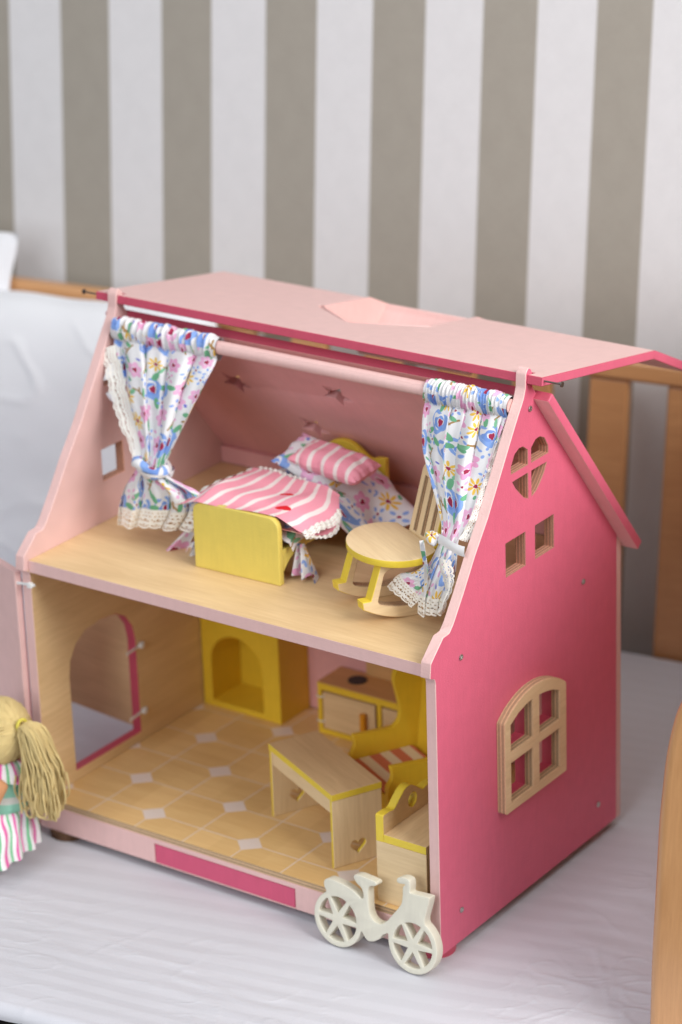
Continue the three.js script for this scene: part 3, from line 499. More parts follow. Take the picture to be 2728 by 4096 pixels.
{
  // left curtain
  const t = houseThing('curtain', 'floral cotton curtain at the left, knotted in the middle with wide white lace edging', 'curtain', [-0.5, 0.6065, -0.185]);
  const put = (name, geo, m, l) => part(name, geo.translate(0.5, -0.6065, 0.185), m, t, l);
  put('rod_sleeve', sleeve(-0.582, -0.4225, 1.7, 0.0108, 17), M.floral);
  const keys = [[0, -0.5805, 0.597, -0.1815, -0.4235, 0.598, -0.1815, 0.0020], [0.06, -0.5785, 0.587, -0.175, -0.4215, 0.591, -0.175, 0.0052], [0.2, -0.5600, 0.562, -0.164, -0.4270, 0.572, -0.162, 0.0092], [0.36, -0.5400, 0.532, -0.150, -0.4370, 0.544, -0.149, 0.0100], [0.5, -0.5180, 0.503, -0.137, -0.4480, 0.513, -0.136, 0.0082], [0.6, -0.5030, 0.482, -0.125, -0.4560, 0.489, -0.125, 0.0048], [0.66, -0.4980, 0.468, -0.118, -0.4610, 0.471, -0.118, 0.0036], [0.72, -0.5070, 0.455, -0.113, -0.4530, 0.461, -0.113, 0.0044], [0.82, -0.5230, 0.430, -0.110, -0.4080, 0.448, -0.114, 0.0066], [0.91, -0.5320, 0.406, -0.110, -0.4000, 0.424, -0.116, 0.0066], [1, -0.5360, 0.382, -0.110, -0.4180, 0.398, -0.114, 0.0062]];
  const f = drape(keys, 3.9, 2.0, [0.24, 0.28, 0.51, 0.12], [0.3, 0, 0.95]);
  put('drape', surf(170, 150, (s, v) => f(s, v * 0.91)), M.floral);
  put('lace_trim', lace(120, 14, (s, v) => { const q = f(s, 0.908 + v * 0.105); q[2] += 0.0006; return q; }, 0.13), M.lace, 'wide scalloped lace along the hem');
  put('lace_trim', lace(150, 16, (s, v) => { const tt = lerp(0.06, 0.64, s), q = f(0.012, tt), w = lerp(0.0235, 0.012, smooth(0.55, 1, s)) * smooth(-0.12, 0.06, s); return [q[0] - v * w + 0.0012 * Math.sin(s * 40), q[1] - v * 0.006, q[2] + 0.0015 + v * 0.007 + 0.0012 * Math.sin(s * 17 + v * 2)]; }, 0.2), M.lace, 'wide lace down the outer edge');
  put('tie_knot', surf(60, 26, (s, v) => { const th = s * 6.2832, r = 0.0062 * (1 + 0.3 * Math.sin(s * 18 + v * 5) + 0.2 * ns(s * 12, v * 6, 3)), ph = v * 6.2832; const R = 0.0205; return [-0.4795 + Math.cos(th) * (R + r * Math.cos(ph)), 0.4665 + r * 1.25 * Math.sin(ph) - 0.006 * Math.cos(th) * 0.5, -0.1165 + Math.sin(th) * (0.0135 + r * Math.cos(ph)), s * 0.13 + 0.4, v * 0.03 + 0.7]; }), M.floral, 'twisted floral band round the waist of the curtain');
}

// ------------------------------------------------------------------ toy bed with its bedding
const stripeTex = (hearts) => dataTex(900, 900, (x, y) => {
  const w = y + 0.0006 * ns(x * 60, y * 60, 3) + 0.0016 * ns(x * 9, y * 9, 6), p = 0.0208, k = ((w % p) + p) % p, a = smooth(-0.0005, 0.0005, k - 0.0002) * (1 - smooth(-0.0005, 0.0005, k - 0.0066)), n = (rnd() - 0.5) * 0.05 + ns(x * 700, y * 700, 2) * 0.03;
  let c = [lerp(0.95, 0.95, a) + n, lerp(0.62, 0.895, a) + n, lerp(0.685, 0.88, a) + n];
  if (hearts) for (const [hx, hy, s, ro] of [[0.150, 0.122, 0.0102, 1.5], [0.082, 0.098, 0.0102, 1.6]]) { const dx0 = (x - hx) / s, dy0 = (y - hy) / s, co = Math.cos(ro), si = Math.sin(ro), dx = dx0 * co - dy0 * si, dy = dx0 * si + dy0 * co, h = Math.pow(dx * dx + dy * dy - 0.6, 3) - dx * dx * dy * dy * dy; if (h < 0) c = [0.86 + n, 0.07 + n, 0.13 + n]; }
  return c;
}, 0.208, 0.208);
M.stripe = std({ map: stripeTex(false), bumpMap: weaveBump, bumpScale: 0.00008, roughness: 0.95 });
M.hearts = std({ map: stripeTex(true), bumpMap: weaveBump, bumpScale: 0.00008, roughness: 0.95 });
{
  const t = houseThing('toy_bed', 'yellow wooden toy bed with rounded footboard on the upper floor of the dollhouse', 'bed', [-0.3386, F2, -0.0907], 0.03);
  const x0 = -0.0615, x1 = 0.0615, zH = -0.2305;
  const foot = poly([[x0, 0.0002], [x1, 0.0002], [x1, 0.0835, 0.021], [0.03, 0.0845, 0.02], [-0.03, 0.0845, 0.02], [x0, 0.0835, 0.021]], 0.0012, 10);
  part('footboard', boxUV(toCreasedNormals(ext(foot, 0.0088, 0.0012, 3).translate(0, 0, -0.0088), 0.6)), M.bedYellow, t);
  const head = poly([[x0, 0.0002], [x1, 0.0002], [x1, 0.0812, 0.003], [0.050, 0.0812, 0.004], [0.0385, 0.0765, 0.007], [0.029, 0.083, 0.01], [0.015, 0.0935, 0.014], [0, 0.0968, 0.014], [-0.015, 0.0935, 0.014], [-0.029, 0.083, 0.01], [-0.0385, 0.0765, 0.007], [-0.05, 0.0812, 0.004], [x0, 0.0812, 0.003]], 0.0012, 8);
  part('headboard', boxUV(toCreasedNormals(ext(head, 0.0088, 0.0012, 3).translate(0, 0, zH - 0.0088), 0.6)), M.yellow, t);
  const rail = () => poly([[-0.0092, 0.0155], [-0.0092, 0.043], [zH, 0.043], [zH, 0.0155], [zH + 0.012, 0.0295, 0.01], [zH + 0.03, 0.0325, 0.01], [-0.04, 0.0325, 0.01], [-0.022, 0.0275, 0.012]], 0.001, 5);
  for (const x of [x1 - 0.0002, x0 + 0.0078]) part('side_rail', boxUV(toCreasedNormals(zy(ext(rail(), 0.0076, 0.0008), x), 0.5)), M.bedYellow, t);
  part('base_board', boxUV(box(x0 + 0.008, 0.034, zH + 0.001, x1 - 0.008, 0.042, -0.0095)), M.wood, t);
}
// floral under-sheet that hangs over the edges
{
  const t = houseThing('toy_sheet', 'floral cotton sheet hanging out at the sides of the yellow toy bed', 'bed sheet', [-0.3386, F2 + 0.043, -0.2], 0.03);
  const bx = 0.0575, top = 0.0335;
  const g = surf(150, 150, (s, v) => {
    const z = lerp(-0.118, 0.0945, v), side = s * 2 - 1, a = Math.abs(side), sg = Math.sign(side), hang = sg > 0 ? lerp(0.012, 0.060, smooth(0.62, 0.42, v)) : lerp(0.02, 0.05, smooth(0.3, 0.7, v)), arc = a * (bx + hang);
    const flare = 0.5 + 0.5 * Math.sin(v * 19 + (sg > 0 ? 0.6 : 2.2)) , out = 0.014 * flare + (sg > 0 ? 0.040 * smooth(0.6, 0.3, v) * (0.65 + 0.35 * Math.sin(v * 15)) : 0.012 * smooth(0.75, 1, v));
    let x, y;
    if (arc < bx) { x = sg * arc; y = top - 0.012 * Math.pow(arc / bx, 4) + 0.003 * ns(x * 40, z * 40, 3); }
    else { const d = arc - bx, len = 0.060; x = sg * (bx + 0.006 + out * Math.pow(d / len, 1.2) * 1.2 + 0.003 * smooth(0, 0.01, d)); y = top - 0.012 - d * (0.95 - 0.55 * clamp(out * 16 - 0.25)) + 0.0026 * ns(z * 60, d * 40, 4); }
    const drop = 0.012 * Math.pow(v, 14) + 0.004 * Math.pow(1 - v, 14);
    return [x, y - drop, z + 0.006 * sg * ns(z * 30, arc * 20, 6), side * 0.118 + 0.375, z + 0.9];
  });
  part('cotton', g, M.floral, t);
  // ruffled corners that fall beside the footboard
  const ruf = (x, z, w, h, sd, dx) => surf(60, 30, (s, v) => [x + (s - 0.5) * w * (0.35 + 0.8 * v) + dx * v, -0.012 - v * h + 0.004 * Math.sin(s * 9 + sd) * v + 0.012 * (1 - v), z + 0.009 * Math.sin(s * 11 + sd) * (0.3 + v) + 0.012 * v * 0.5, s * 0.07 + sd, v * 0.04 + sd * 2]);
  for (const r of [[-0.080, 0.070, 0.052, 0.037, 0.4, -0.022], [0.0655, 0.074, 0.024, 0.027, 1.9, 0.010]]) part('ruffle', ruf(...r), M.floral, t);
}
// pink striped blanket with lace, lying crumpled over the foot end
{
  const t = houseThing('toy_blanket', 'pink striped doll blanket with red hearts and white lace on the yellow toy bed', 'blanket', [-0.3386, F2 + 0.07, -0.14], 0.03);
  const blank = (s, v) => {       // s across the bed (left to right), v from pillow end to foot end
    const xl = lerp(-0.056, -0.082, smooth(0.1, 0.95, v)), xrr = lerp(0.075, 0.089, smooth(0, 0.5, v)) + 0.012 * Math.sin(v * 3.2);
    const x = lerp(xl, xrr, s), z = lerp(-0.064, 0.047, v) + 0.010 * (s - 0.5) * (1 - v) - 0.012 * (s - 0.5) * v;
    const out = Math.max(0, Math.abs(x) - 0.056);
    let y = 0.0135 + 0.006 * Math.sin(Math.min(1, 0.12 + 0.95 * (1 - v)) * 2.4) + 0.0034 * ns(x * 26, z * 22, 2.2) + 0.0009 * Math.sin(z * 90 + x * 40) * (0.3 + 0.7 * s) - out * (x < 0 ? 0.45 : 0.3) + 0.0016 * Math.sin(s * 6.5 + 0.8) * (0.4 + v);
    y = lerp(y, 0.0152 + 0.0008 * Math.sin(s * 11 + 1) - out * 0.35, smooth(0.72, 1.0, v));
    y -= 0.003 * smooth(0.82, 1, s) * smooth(0.35, 0.6, v);
    return [x, y, z, lerp(0, 0.2, v) , s * 0.155 + 0.01];
  };
  part('cloth', surf(130, 110, blank), M.hearts, t);
  // corner folded under at the front right: the turned-in underside with lace
  const fold = (s, v) => { const vv = lerp(0.3, 0.99, s), e = blank(0.995, vv), m = Math.pow(Math.max(0, Math.sin(s * 3.14159)), 0.7); return [e[0] - 0.001 - v * 0.034 + 0.004 * m * (1 - v), e[1] - 0.0006 - 0.0135 * m * (1 - 0.25 * v), e[2] + 0.002 * Math.sin(s * 13) + 0.002 * m, vv * 0.2, 0.16 - v * 0.03]; };
  part('turned_edge', surf(70, 18, fold), M.hearts, t);
  part('lace_trim', lace(70, 8, (s, v) => { const q = fold(s, 0); return [q[0] + v * 0.005, q[1] - v * 0.0025 + 0.0008 * Math.sin(s * 60), q[2] + 0.001]; }, 0.16), M.lace, t);
  part('lace_trim', lace(90, 10, (s, v) => { const vv = lerp(0.38, 1.0, s), e = blank(0.985, vv); return [e[0] + 0.0015 + v * 0.0085, e[1] + 0.0012 - v * v * 0.008 + 0.0012 * Math.sin(s * 50), e[2] + 0.0015 * Math.sin(s * 38) + 0.002 * v]; }, 0.2), M.lace, t);
  part('lace_trim', lace(90, 10, (s, v) => { const e = blank(0.012, s); return [e[0] + 0.001 - v * 0.0095, e[1] + 0.001 - v * 0.004 + 0.0014 * Math.sin(s * 45), e[2] + 0.001]; }, 0.25), M.lace, t);
  part('lace_trim', lace(70, 8, (s, v) => { const e = blank(lerp(0.05, 0.6, s), 0.01); return [e[0], e[1] + 0.001 + 0.001 * Math.sin(s * 60), e[2] - v * 0.006 + 0.001]; }, 0.15), M.lace, t);
}
// striped doll pillow over a floral one
{
  let t = houseThing('toy_pillow', 'small pink and white striped doll pillow at the head of the yellow toy bed', 'pillow', [-0.3010, 0.4650, -0.2420], 0.03);
  let g = pillowGeo(0.106, 0.050, 0.029, 7.1, 40).rotateX(-Math.PI / 2); { const p = g.attributes.position, uv = g.attributes.uv; for (let i = 0; i < p.count; i++) uv.setXY(i, p.getZ(i), p.getX(i) * 1.08 + 0.0045); }
  g.rotateX(0.14).rotateZ(-0.08).rotateY(-0.10); part('cover', g, M.stripe, t);
  t = houseThing('toy_pillow', 'floral doll pillow peeping out under the left end of the striped pillow', 'pillow', [-0.336, 0.4530, -0.2500], 0.03);
  g = pillowGeo(0.088, 0.062, 0.022, 3.3, 30).rotateX(-Math.PI / 2).rotateX(0.35).rotateZ(-0.35); part('cover', g, M.floral, t);
}

// ------------------------------------------------------------------ rocking chair
{
  const t = houseThing('toy_rocking_chair', 'pale wooden toy rocking chair with yellow edges beside the right curtain', 'rocking chair', [-0.1244, F2, -0.1126], -0.4957);
  // local x across, -z backwards; outlines drawn in (back, height)
  const arc = []; for (let i = 0; i <= 16; i++) { const v = lerp(-0.0575, 0.075, i / 16); arc.push([v, 0.0003 + Math.pow((v - 0.008) / 0.066, 2) * 0.0205]); }
  const arcIn = []; for (let i = 0; i <= 14; i++) { const v = lerp(0.052, -0.0365, i / 14); arcIn.push([v, 0.0145 + Math.pow((v - 0.008) / 0.066, 2) * 0.0185]); }
  const s = poly([...arc, [0.0755, 0.028], [0.058, 0.0295], [0.046, 0.0705], [-0.0342, 0.0705], [-0.0479, 0.0294], [-0.0585, 0.0297]], 0.0015, 3);
  s.holes.push(poly([...arcIn, [-0.0388, 0.0267], [-0.0305, 0.058, 0.005], [-0.0255, 0.0625, 0.005], [0.036, 0.0625, 0.005], [0.043, 0.056, 0.005]], 0.002, 4));
  for (const x of [0.0135, -0.0505]) {
    const g = ext(s, 0.0145, 0.0007).rotateY(Math.PI / 2).translate(x, 0, 0);    // (v, y) -> -z = v
    const q = faceted(toCreasedNormals(g, 0.5), (n, c) => { if (Math.abs(n.x) > 0.85) return 0; const inHole = c.z < 0.0425 && c.z > -0.058 && c.y > 0.0135 && c.y < 0.0628 && !(c.z > 0.0336 + 0.0 && c.y > 0.0285 && n.z > 0.3 && c.z > 0.0325); if (n.z > 0.35 && !(c.z < 0.03)) return 1; if (c.z > 0.045) return 1; return inHole ? 2 : 0; }, { swap: false });
    const gr = q.groups.find((k) => k.materialIndex === 2), p = q.attributes.position, uv = q.attributes.uv; if (gr) for (let i = gr.start; i < gr.start + gr.count; i++) uv.setXY(i, p.getZ(i) + p.getY(i), p.getX(i) * 0.95);
    part('rocker', q, [M.pale, M.yellow, M.ply], t);
  }
  const seat = new THREE.Shape(); { const pts = []; for (let i = 0; i < 60; i++) { const a = i / 60 * 6.2832, x = Math.cos(a) * 0.0615 - 0.010, y = Math.sin(a) * 0.0505; pts.push([x, Math.min(y, 0.0315)]); } pts.forEach((p, i) => (i ? seat.lineTo(...p) : seat.moveTo(...p))); }
  part('seat', faceted(toCreasedNormals(ext(seat, 0.0085, 0.0007, 2).rotateX(-Math.PI / 2).translate(0, 0.0708, 0), 0.5), (n) => (Math.abs(n.y) > 0.8 ? 0 : 1)), [M.pale, M.yellow], t);
  const back = poly([[-0.0335, 0], [0.0285, 0], [0.0285, 0.088, 0.012], [-0.003, 0.098, 0.03], [-0.0335, 0.088, 0.012]], 0.001, 6);
  for (let k = 0; k < 3; k++) { const x = -0.0205 + k * 0.0178; back.holes.push(poly([[x - 0.0036, 0.0085], [x + 0.0036, 0.0085], [x + 0.0036, 0.0735], [x - 0.0036, 0.0735]], 0.0008, 2)); }
  const bg = faceted(toCreasedNormals(ext(back, 0.0085, 0.0006), 0.5), (n, c) => (Math.abs(n.z) > 0.85 ? 0 : c.x > -0.0265 && c.x < 0.0215 && c.y > 0.006 && c.y < 0.076 ? 2 : 1), { swap: true });
  { const gr = bg.groups.find((k) => k.materialIndex === 2), p = bg.attributes.position, uv = bg.attributes.uv; for (let i = gr.start; i < gr.start + gr.count; i++) uv.setXY(i, p.getX(i) + p.getY(i), p.getZ(i) * 0.95); }
  bg.rotateX(-0.27).translate(0, 0.0712, -0.0405); part('backrest', bg, [M.pale, M.yellow, M.ply], t);
}

// ------------------------------------------------------------------ furniture on the ground floor
{ // fireplace
  const t = houseThing('toy_fireplace', 'yellow toy fireplace box with arched opening in the rear left corner', 'fireplace', [-0.5218, F1, -0.3185]);
  const x0 = -0.0632, x1 = 0.0632, H = 0.1285, s = rect(x0, 0.0003, x1, H, 0.0008);
  const a = []; for (let i = 0; i <= 18; i++) { const q = i / 18 * Math.PI; a.push([-0.0065 + Math.cos(q) * 0.0418, 0.0675 + Math.sin(q) * 0.0405]); } 
  s.holes.push(poly([[-0.0483, 0.0088], [0.0353, 0.0088], ...a], 0.0004, 1));
  part('body', boxUV(toCreasedNormals(ext(s, 0.062, 0.0007).translate(0, 0, -0.062), 0.5)), M.deepYellow, t);
  part('back_board', boxUV(box(x0, 0.0003, -0.0645, x1, H, -0.0622)), M.deepYellow, t);
}
{ // kitchen cabinet
  const t = houseThing('toy_kitchen_cabinet', 'toy kitchen cabinet with yellow frame, wooden doors and a black hot plate', 'cabinet', [-0.3085, F1, -0.327]);
  const x0 = -0.096, x1 = 0.096, H = 0.0722, s = rect(x0, 0.0003, x1, H - 0.0005, 0.001);
  s.holes.push(rect(x0 + 0.0065, 0.0075, -0.003, H - 0.0095, 0.0008)); s.holes.push(rect(0.0035, 0.0075, x1 - 0.0065, H - 0.0095, 0.0008));
  part('frame', boxUV(ext(s, 0.05, 0.0007).translate(0, 0, -0.05)), M.deepYellow, t);
  part('worktop', boxUV(box(x0, H, -0.053, x1, H + 0.0012, 0.0, 0.0004)), M.honey, t);
  part('back_board', boxUV(box(x0, 0.0003, -0.053, x1, H - 0.0005, -0.0505)), M.honey, t);
  for (const [a, b] of [[x0 + 0.0078, -0.0065], [0.0048, x1 - 0.0078]]) { const d = part('door', boxUV(box(a, 0.0085, -0.0065, b, H - 0.0125, -0.0008, 0.0006)), M.wood, t); const hx = a < 0 ? b - 0.0155 : a + 0.011, tall = a < 0; part('handle', boxUV(toCreasedNormals(cyl(0.0042, tall ? 0.026 : 0.009, 14), 0.6).translate(hx, tall ? 0.033 : 0.034, 0.0045)), paint(sRGB(240, 160, 28), 0.4), d); }
  for (const y of [0.019, 0.054]) part('hinge_loop', new THREE.TorusGeometry(0.0055, 0.0009, 8, 18).scale(1, 0.5, 1).rotateX(Math.PI / 2).translate(x0 + 0.005, y, 0.0005), M.white, t);
  part('hot_plate', toCreasedNormals(cyl(0.0125, 0.0012, 30), 0.5).translate(-0.052, H + 0.0019, -0.0285), M.black, t);
  part('splashboard', boxUV(box(-0.052, H + 0.0013, -0.0528, x1 + 0.02, 0.14, -0.0480)), M.honey, t);
}
{ // table
  const t = houseThing('toy_table', 'wooden toy table with yellow edges and heart cut-outs in its end boards', 'table', [-0.1776, F1, -0.0419], -0.455);
  const L = 0.159, DP = 0.067, H = 0.0977, th = 0.0054;
  const edge = (axis) => (n) => (n.z > 0.75 ? 1 : axis === 'x' && Math.abs(n.x) > 0.75 ? 1 : 0);
  part('table_top', faceted(box(-L - 0.001, H - 0.0085, -DP, 0.0012, H, 0.0002, 0.0006), edge('x')), [M.wood, M.yellow], t);
  const heart = (cx, cy, r) => { const s = new THREE.Path(); for (let i = 0; i < 40; i++) { const a = (i + 0.5) / 40 * 6.2832, x = 16 * Math.sin(a) ** 3, y = 13 * Math.cos(a) - 5 * Math.cos(2 * a) - 2 * Math.cos(3 * a) - Math.cos(4 * a); const p = [cx + x * r / 16, cy + y * r / 16]; if (i) s.lineTo(...p); else s.moveTo(...p); } return s; };
  for (const x of [0.0004, -L + th]) {
    const s = rect(-DP + 0.0005, 0.0003, -0.0002, H - 0.0088, 0.0006); s.holes.push(heart(-DP / 2, 0.0225, 0.0105));
    part('end_board', faceted(zy(ext(s, th, 0.0005), x), (n, c) => (n.z > 0.75 || (Math.abs(n.x) < 0.5 && c.z < -0.01 && c.z > -DP + 0.01 && c.y > 0.005 && c.y < 0.045) ? 1 : 0), { swap: true }), [M.pale, M.yellow], t);
  }
  part('apron', boxUV(box(-L + th + 0.0002, H - 0.027, -0.0072, -th, H - 0.0088, -0.0012)), M.pale, t);
}
{ // armchair
  const t = houseThing('toy_armchair', 'yellow winged toy armchair with striped seat behind the table', 'armchair', [-0.259, F1, -0.2], -0.4905);
  const side = poly([[-0.0055, 0.0003], [-0.006, 0.05], [-0.0052, 0.0618, 0.003], [0.0026, 0.073, 0.006], [0, 0.0884, 0.002], [0.054, 0.0855, 0.01], [0.0632, 0.0925, 0.008], [0.0655, 0.108, 0.01], [0.061, 0.13, 0.01], [0.0565, 0.15, 0.01], [0.061, 0.163, 0.008], [0.075, 0.172, 0.01], [0.105, 0.172, 0.004], [0.105, 0.0003]], 0.0015, 6);
  for (const x of [0, 0.099]) part('side_board', boxUV(toCreasedNormals(ext(side, 0.0088, 0.0007, 2).rotateY(Math.PI / 2).translate(x - 0.0044, 0, 0), 0.5)), M.deepYellow, t);
  part('backrest', boxUV(box(0.0047, 0.03, -0.0048, 0.0943, 0.176, 0.0035).rotateX(-0.11).translate(0, 0, -0.0835)), M.deepYellow, t);
  part('seat_board', boxUV(box(0.0047, 0.036, -0.083, 0.0943, 0.0475, 0.004)), M.deepYellow, t);
  part('front_board', boxUV(box(0.0047, 0.0005, -0.004, 0.0943, 0.0355, 0.003)), M.deepYellow, t);
  const g = box(0.0052, 0.0478, -0.080, 0.0938, 0.0580, 0.0035, 0.003); const p = g.attributes.position, uv = g.attributes.uv; for (let i = 0; i < p.count; i++) uv.setXY(i, p.getX(i), p.getZ(i) + 0.004);
  part('seat_cushion', g, std({ map: dataTex(64, 256, (x, y) => { const k = (y % 0.028) / 0.028, a = smooth(0.48, 0.52, k) * (1 - smooth(0.98, 1, k)) , n = (rnd() - 0.5) * 0.05; return [lerp(0.82, 0.91, a) + n, lerp(0.47, 0.84, a) + n, lerp(0.35, 0.74, a) + n]; }, 0.02, 0.084), roughness: 0.95 }), t);
}
{ // washstand
  const t = houseThing('toy_washstand', 'wooden toy box chair with scalloped yellow edged back board by the right wall', 'chair', [-0.0566, F1, -0.0602]);
  const x0 = -0.0351, x1 = 0.0341, z0 = -0.052, z1 = 0.052, H = 0.0887, bt = 0.0107;
  const ply = (g, ax) => { const gr = g.groups.find((k) => k.materialIndex === 2), p = g.attributes.position, uv = g.attributes.uv; if (gr) for (let i = gr.start; i < gr.start + gr.count; i++) uv.setXY(i, p.getY(i), ax === 'z' ? p.getZ(i) : p.getX(i)); return g; };
  part('front_board', ply(faceted(box(x0 + 0.0002, 0.0003, z1 - 0.0092, x1, H - 0.0103, z1, 0.0006), (n) => (Math.abs(n.x) > 0.7 ? 2 : 0), { swap: false }), 'z'), [M.pale, M.yellow, M.ply], t);
  part('rear_board', boxUV(box(x0 + 0.0002, 0.0003, z0, x1, H - 0.0103, z0 + 0.0092)), M.pale, t);
  part('seat', faceted(box(x0 + bt + 0.0002, H - 0.0100, z0, x1, H, z1, 0.0006), (n) => (n.z > 0.7 ? 1 : n.x > 0.7 ? 2 : 0), { swap: true }), [M.wood, M.yellow, M.ply], t);
  part('side_board', boxUV(box(x0 + 0.0002, 0.0003, z0 + 0.0094, x0 + 0.009, H - 0.0103, z1 - 0.0094)), M.pale, t);
  const B = [[z0, H - 0.01], [z1, H - 0.01], [z1, 0.1128, 0.003], [0.0378, 0.1128, 0.003], [0.0292, 0.1106, 0.004], [0.0202, 0.118, 0.006], [0.008, 0.1268, 0.008], [0, 0.1285, 0.006], [-0.008, 0.1268, 0.008], [-0.0202, 0.118, 0.006], [-0.0292, 0.1106, 0.004], [-0.0378, 0.1128, 0.003], [z0, 0.1128, 0.003]];
  const s = poly(B, 0.0008, 6), e = new THREE.Path(); e.absellipse(-0.0085, 0.107, 0.0085, 0.0088, 0, Math.PI * 2, false); s.holes.push(e);
  part('back_board', faceted(toCreasedNormals(zy(ext(s, bt, 0.0006), x0 + bt), 0.5), (n) => (Math.abs(n.x) > 0.8 ? 0 : 1)), [M.wood, M.yellow], t);
}

// ------------------------------------------------------------------ cream bicycle leaning on the plinth
{
  const t = houseThing('toy_bicycle', 'flat cream painted wooden toy bicycle leaning against the front corner of the dollhouse', 'toy bicycle', [-0.1244, -0.0098, 0.0305], -0.0376);
  const P = [[-19.2, 64.7, 1], [-22.4, 69], [-23.4, 73.4], [-22, 77.6], [-17, 80.6, 3], [-8, 80.6], [6.7, 79], [18.2, 76], [27, 72], [31.6, 69, 1.6], [34.4, 71.5, 1.6], [33.2, 78.6], [30.2, 83.2, 3], [23.5, 86.4], [19, 91.5, 3], [19.5, 96, 2.5], [27, 97.4], [40, 96.6], [50.5, 95.8, 2.5], [52.2, 92.4, 2], [49, 90], [42.4, 88.4, 2.5], [40.2, 84], [41.8, 66], [43.6, 55.6, 3], [47.5, 49.4, 3], [53.7, 46.4, 4], [61.5, 46.8, 4], [69.6, 54.2], [82.8, 72.4], [88, 81, 3], [88.7, 90], [88.3, 101.4, 1.5], [91.2, 103.6, 1.2], [91, 105.2, 1], [83.4, 103.6, 2], [79.2, 105, 2.5], [79.8, 109.8, 3], [88.5, 113.2, 5], [97.2, 112, 6], [98.8, 105], [98.2, 96.6, 2], [103, 97], [125.9, 98.8, 2.5], [124.8, 90.5, 2], [120.6, 72, 2], [120.8, 67.0, 2]];
  const arc = (cx, cy, r, a0, a1, n) => { const o = []; for (let i = 0; i <= n; i++) { const a = lerp(a0, a1, i / n); o.push([cx + Math.cos(a) * r, cy + Math.sin(a) * r, 0.4]); } return o; };
  const d = Math.PI / 180;
  const pts = [...P, ...arc(106, 34.2, 34.2, 62 * d, -178 * d, 60), [71, 38.4, 1], [66.5, 36.5, 2], [61.7, 32.2, 2], [59.9, 28, 4], [51, 21.8, 4], [43.2, 20.4, 4], [38.1, 24, 3], [34.2, 29.6, 1], ...arc(-1, 34.2, 34.0, -12 * d, -236 * d, 56)].map((p) => [p[0] / 1000, p[1] / 1000, (p[2] ?? 2.5) / 1000]);
  const s = poly(pts, 0.002, 4);
  for (const [cx, cy] of [[-1, 34.2], [106, 34.2]]) for (let k = 0; k < 6; k++) {
    const m = (30 + 60 * k + (cx > 50 ? 3 : 0)) * d, h = 2.7, R = 27.2, q = [];
    const a0 = Math.asin(h / R), inr = h / Math.sin(30 * d) * 1.5;
    q.push([cx + Math.cos(m) * inr, cy + Math.sin(m) * inr, 0.6]);
    for (let i = 0; i <= 8; i++) { const a = m - 30 * d + a0 + (60 * d - 2 * a0) * i / 8; q.push([cx + Math.cos(a) * R, cy + Math.sin(a) * R, i % 8 ? 0.4 : 2.6]); }
    s.holes.push(poly(q.map((p) => [p[0] / 1000, p[1] / 1000, p[2] / 1000]), 0.001, 4));
  }
  const g = toCreasedNormals(ext(s, 0.0125, 0.0011, 3).translate(0, 0, -0.0125), 0.7).rotateX(-0.122);
  part('wooden_silhouette', boxUV(g), M.cream, t);
}

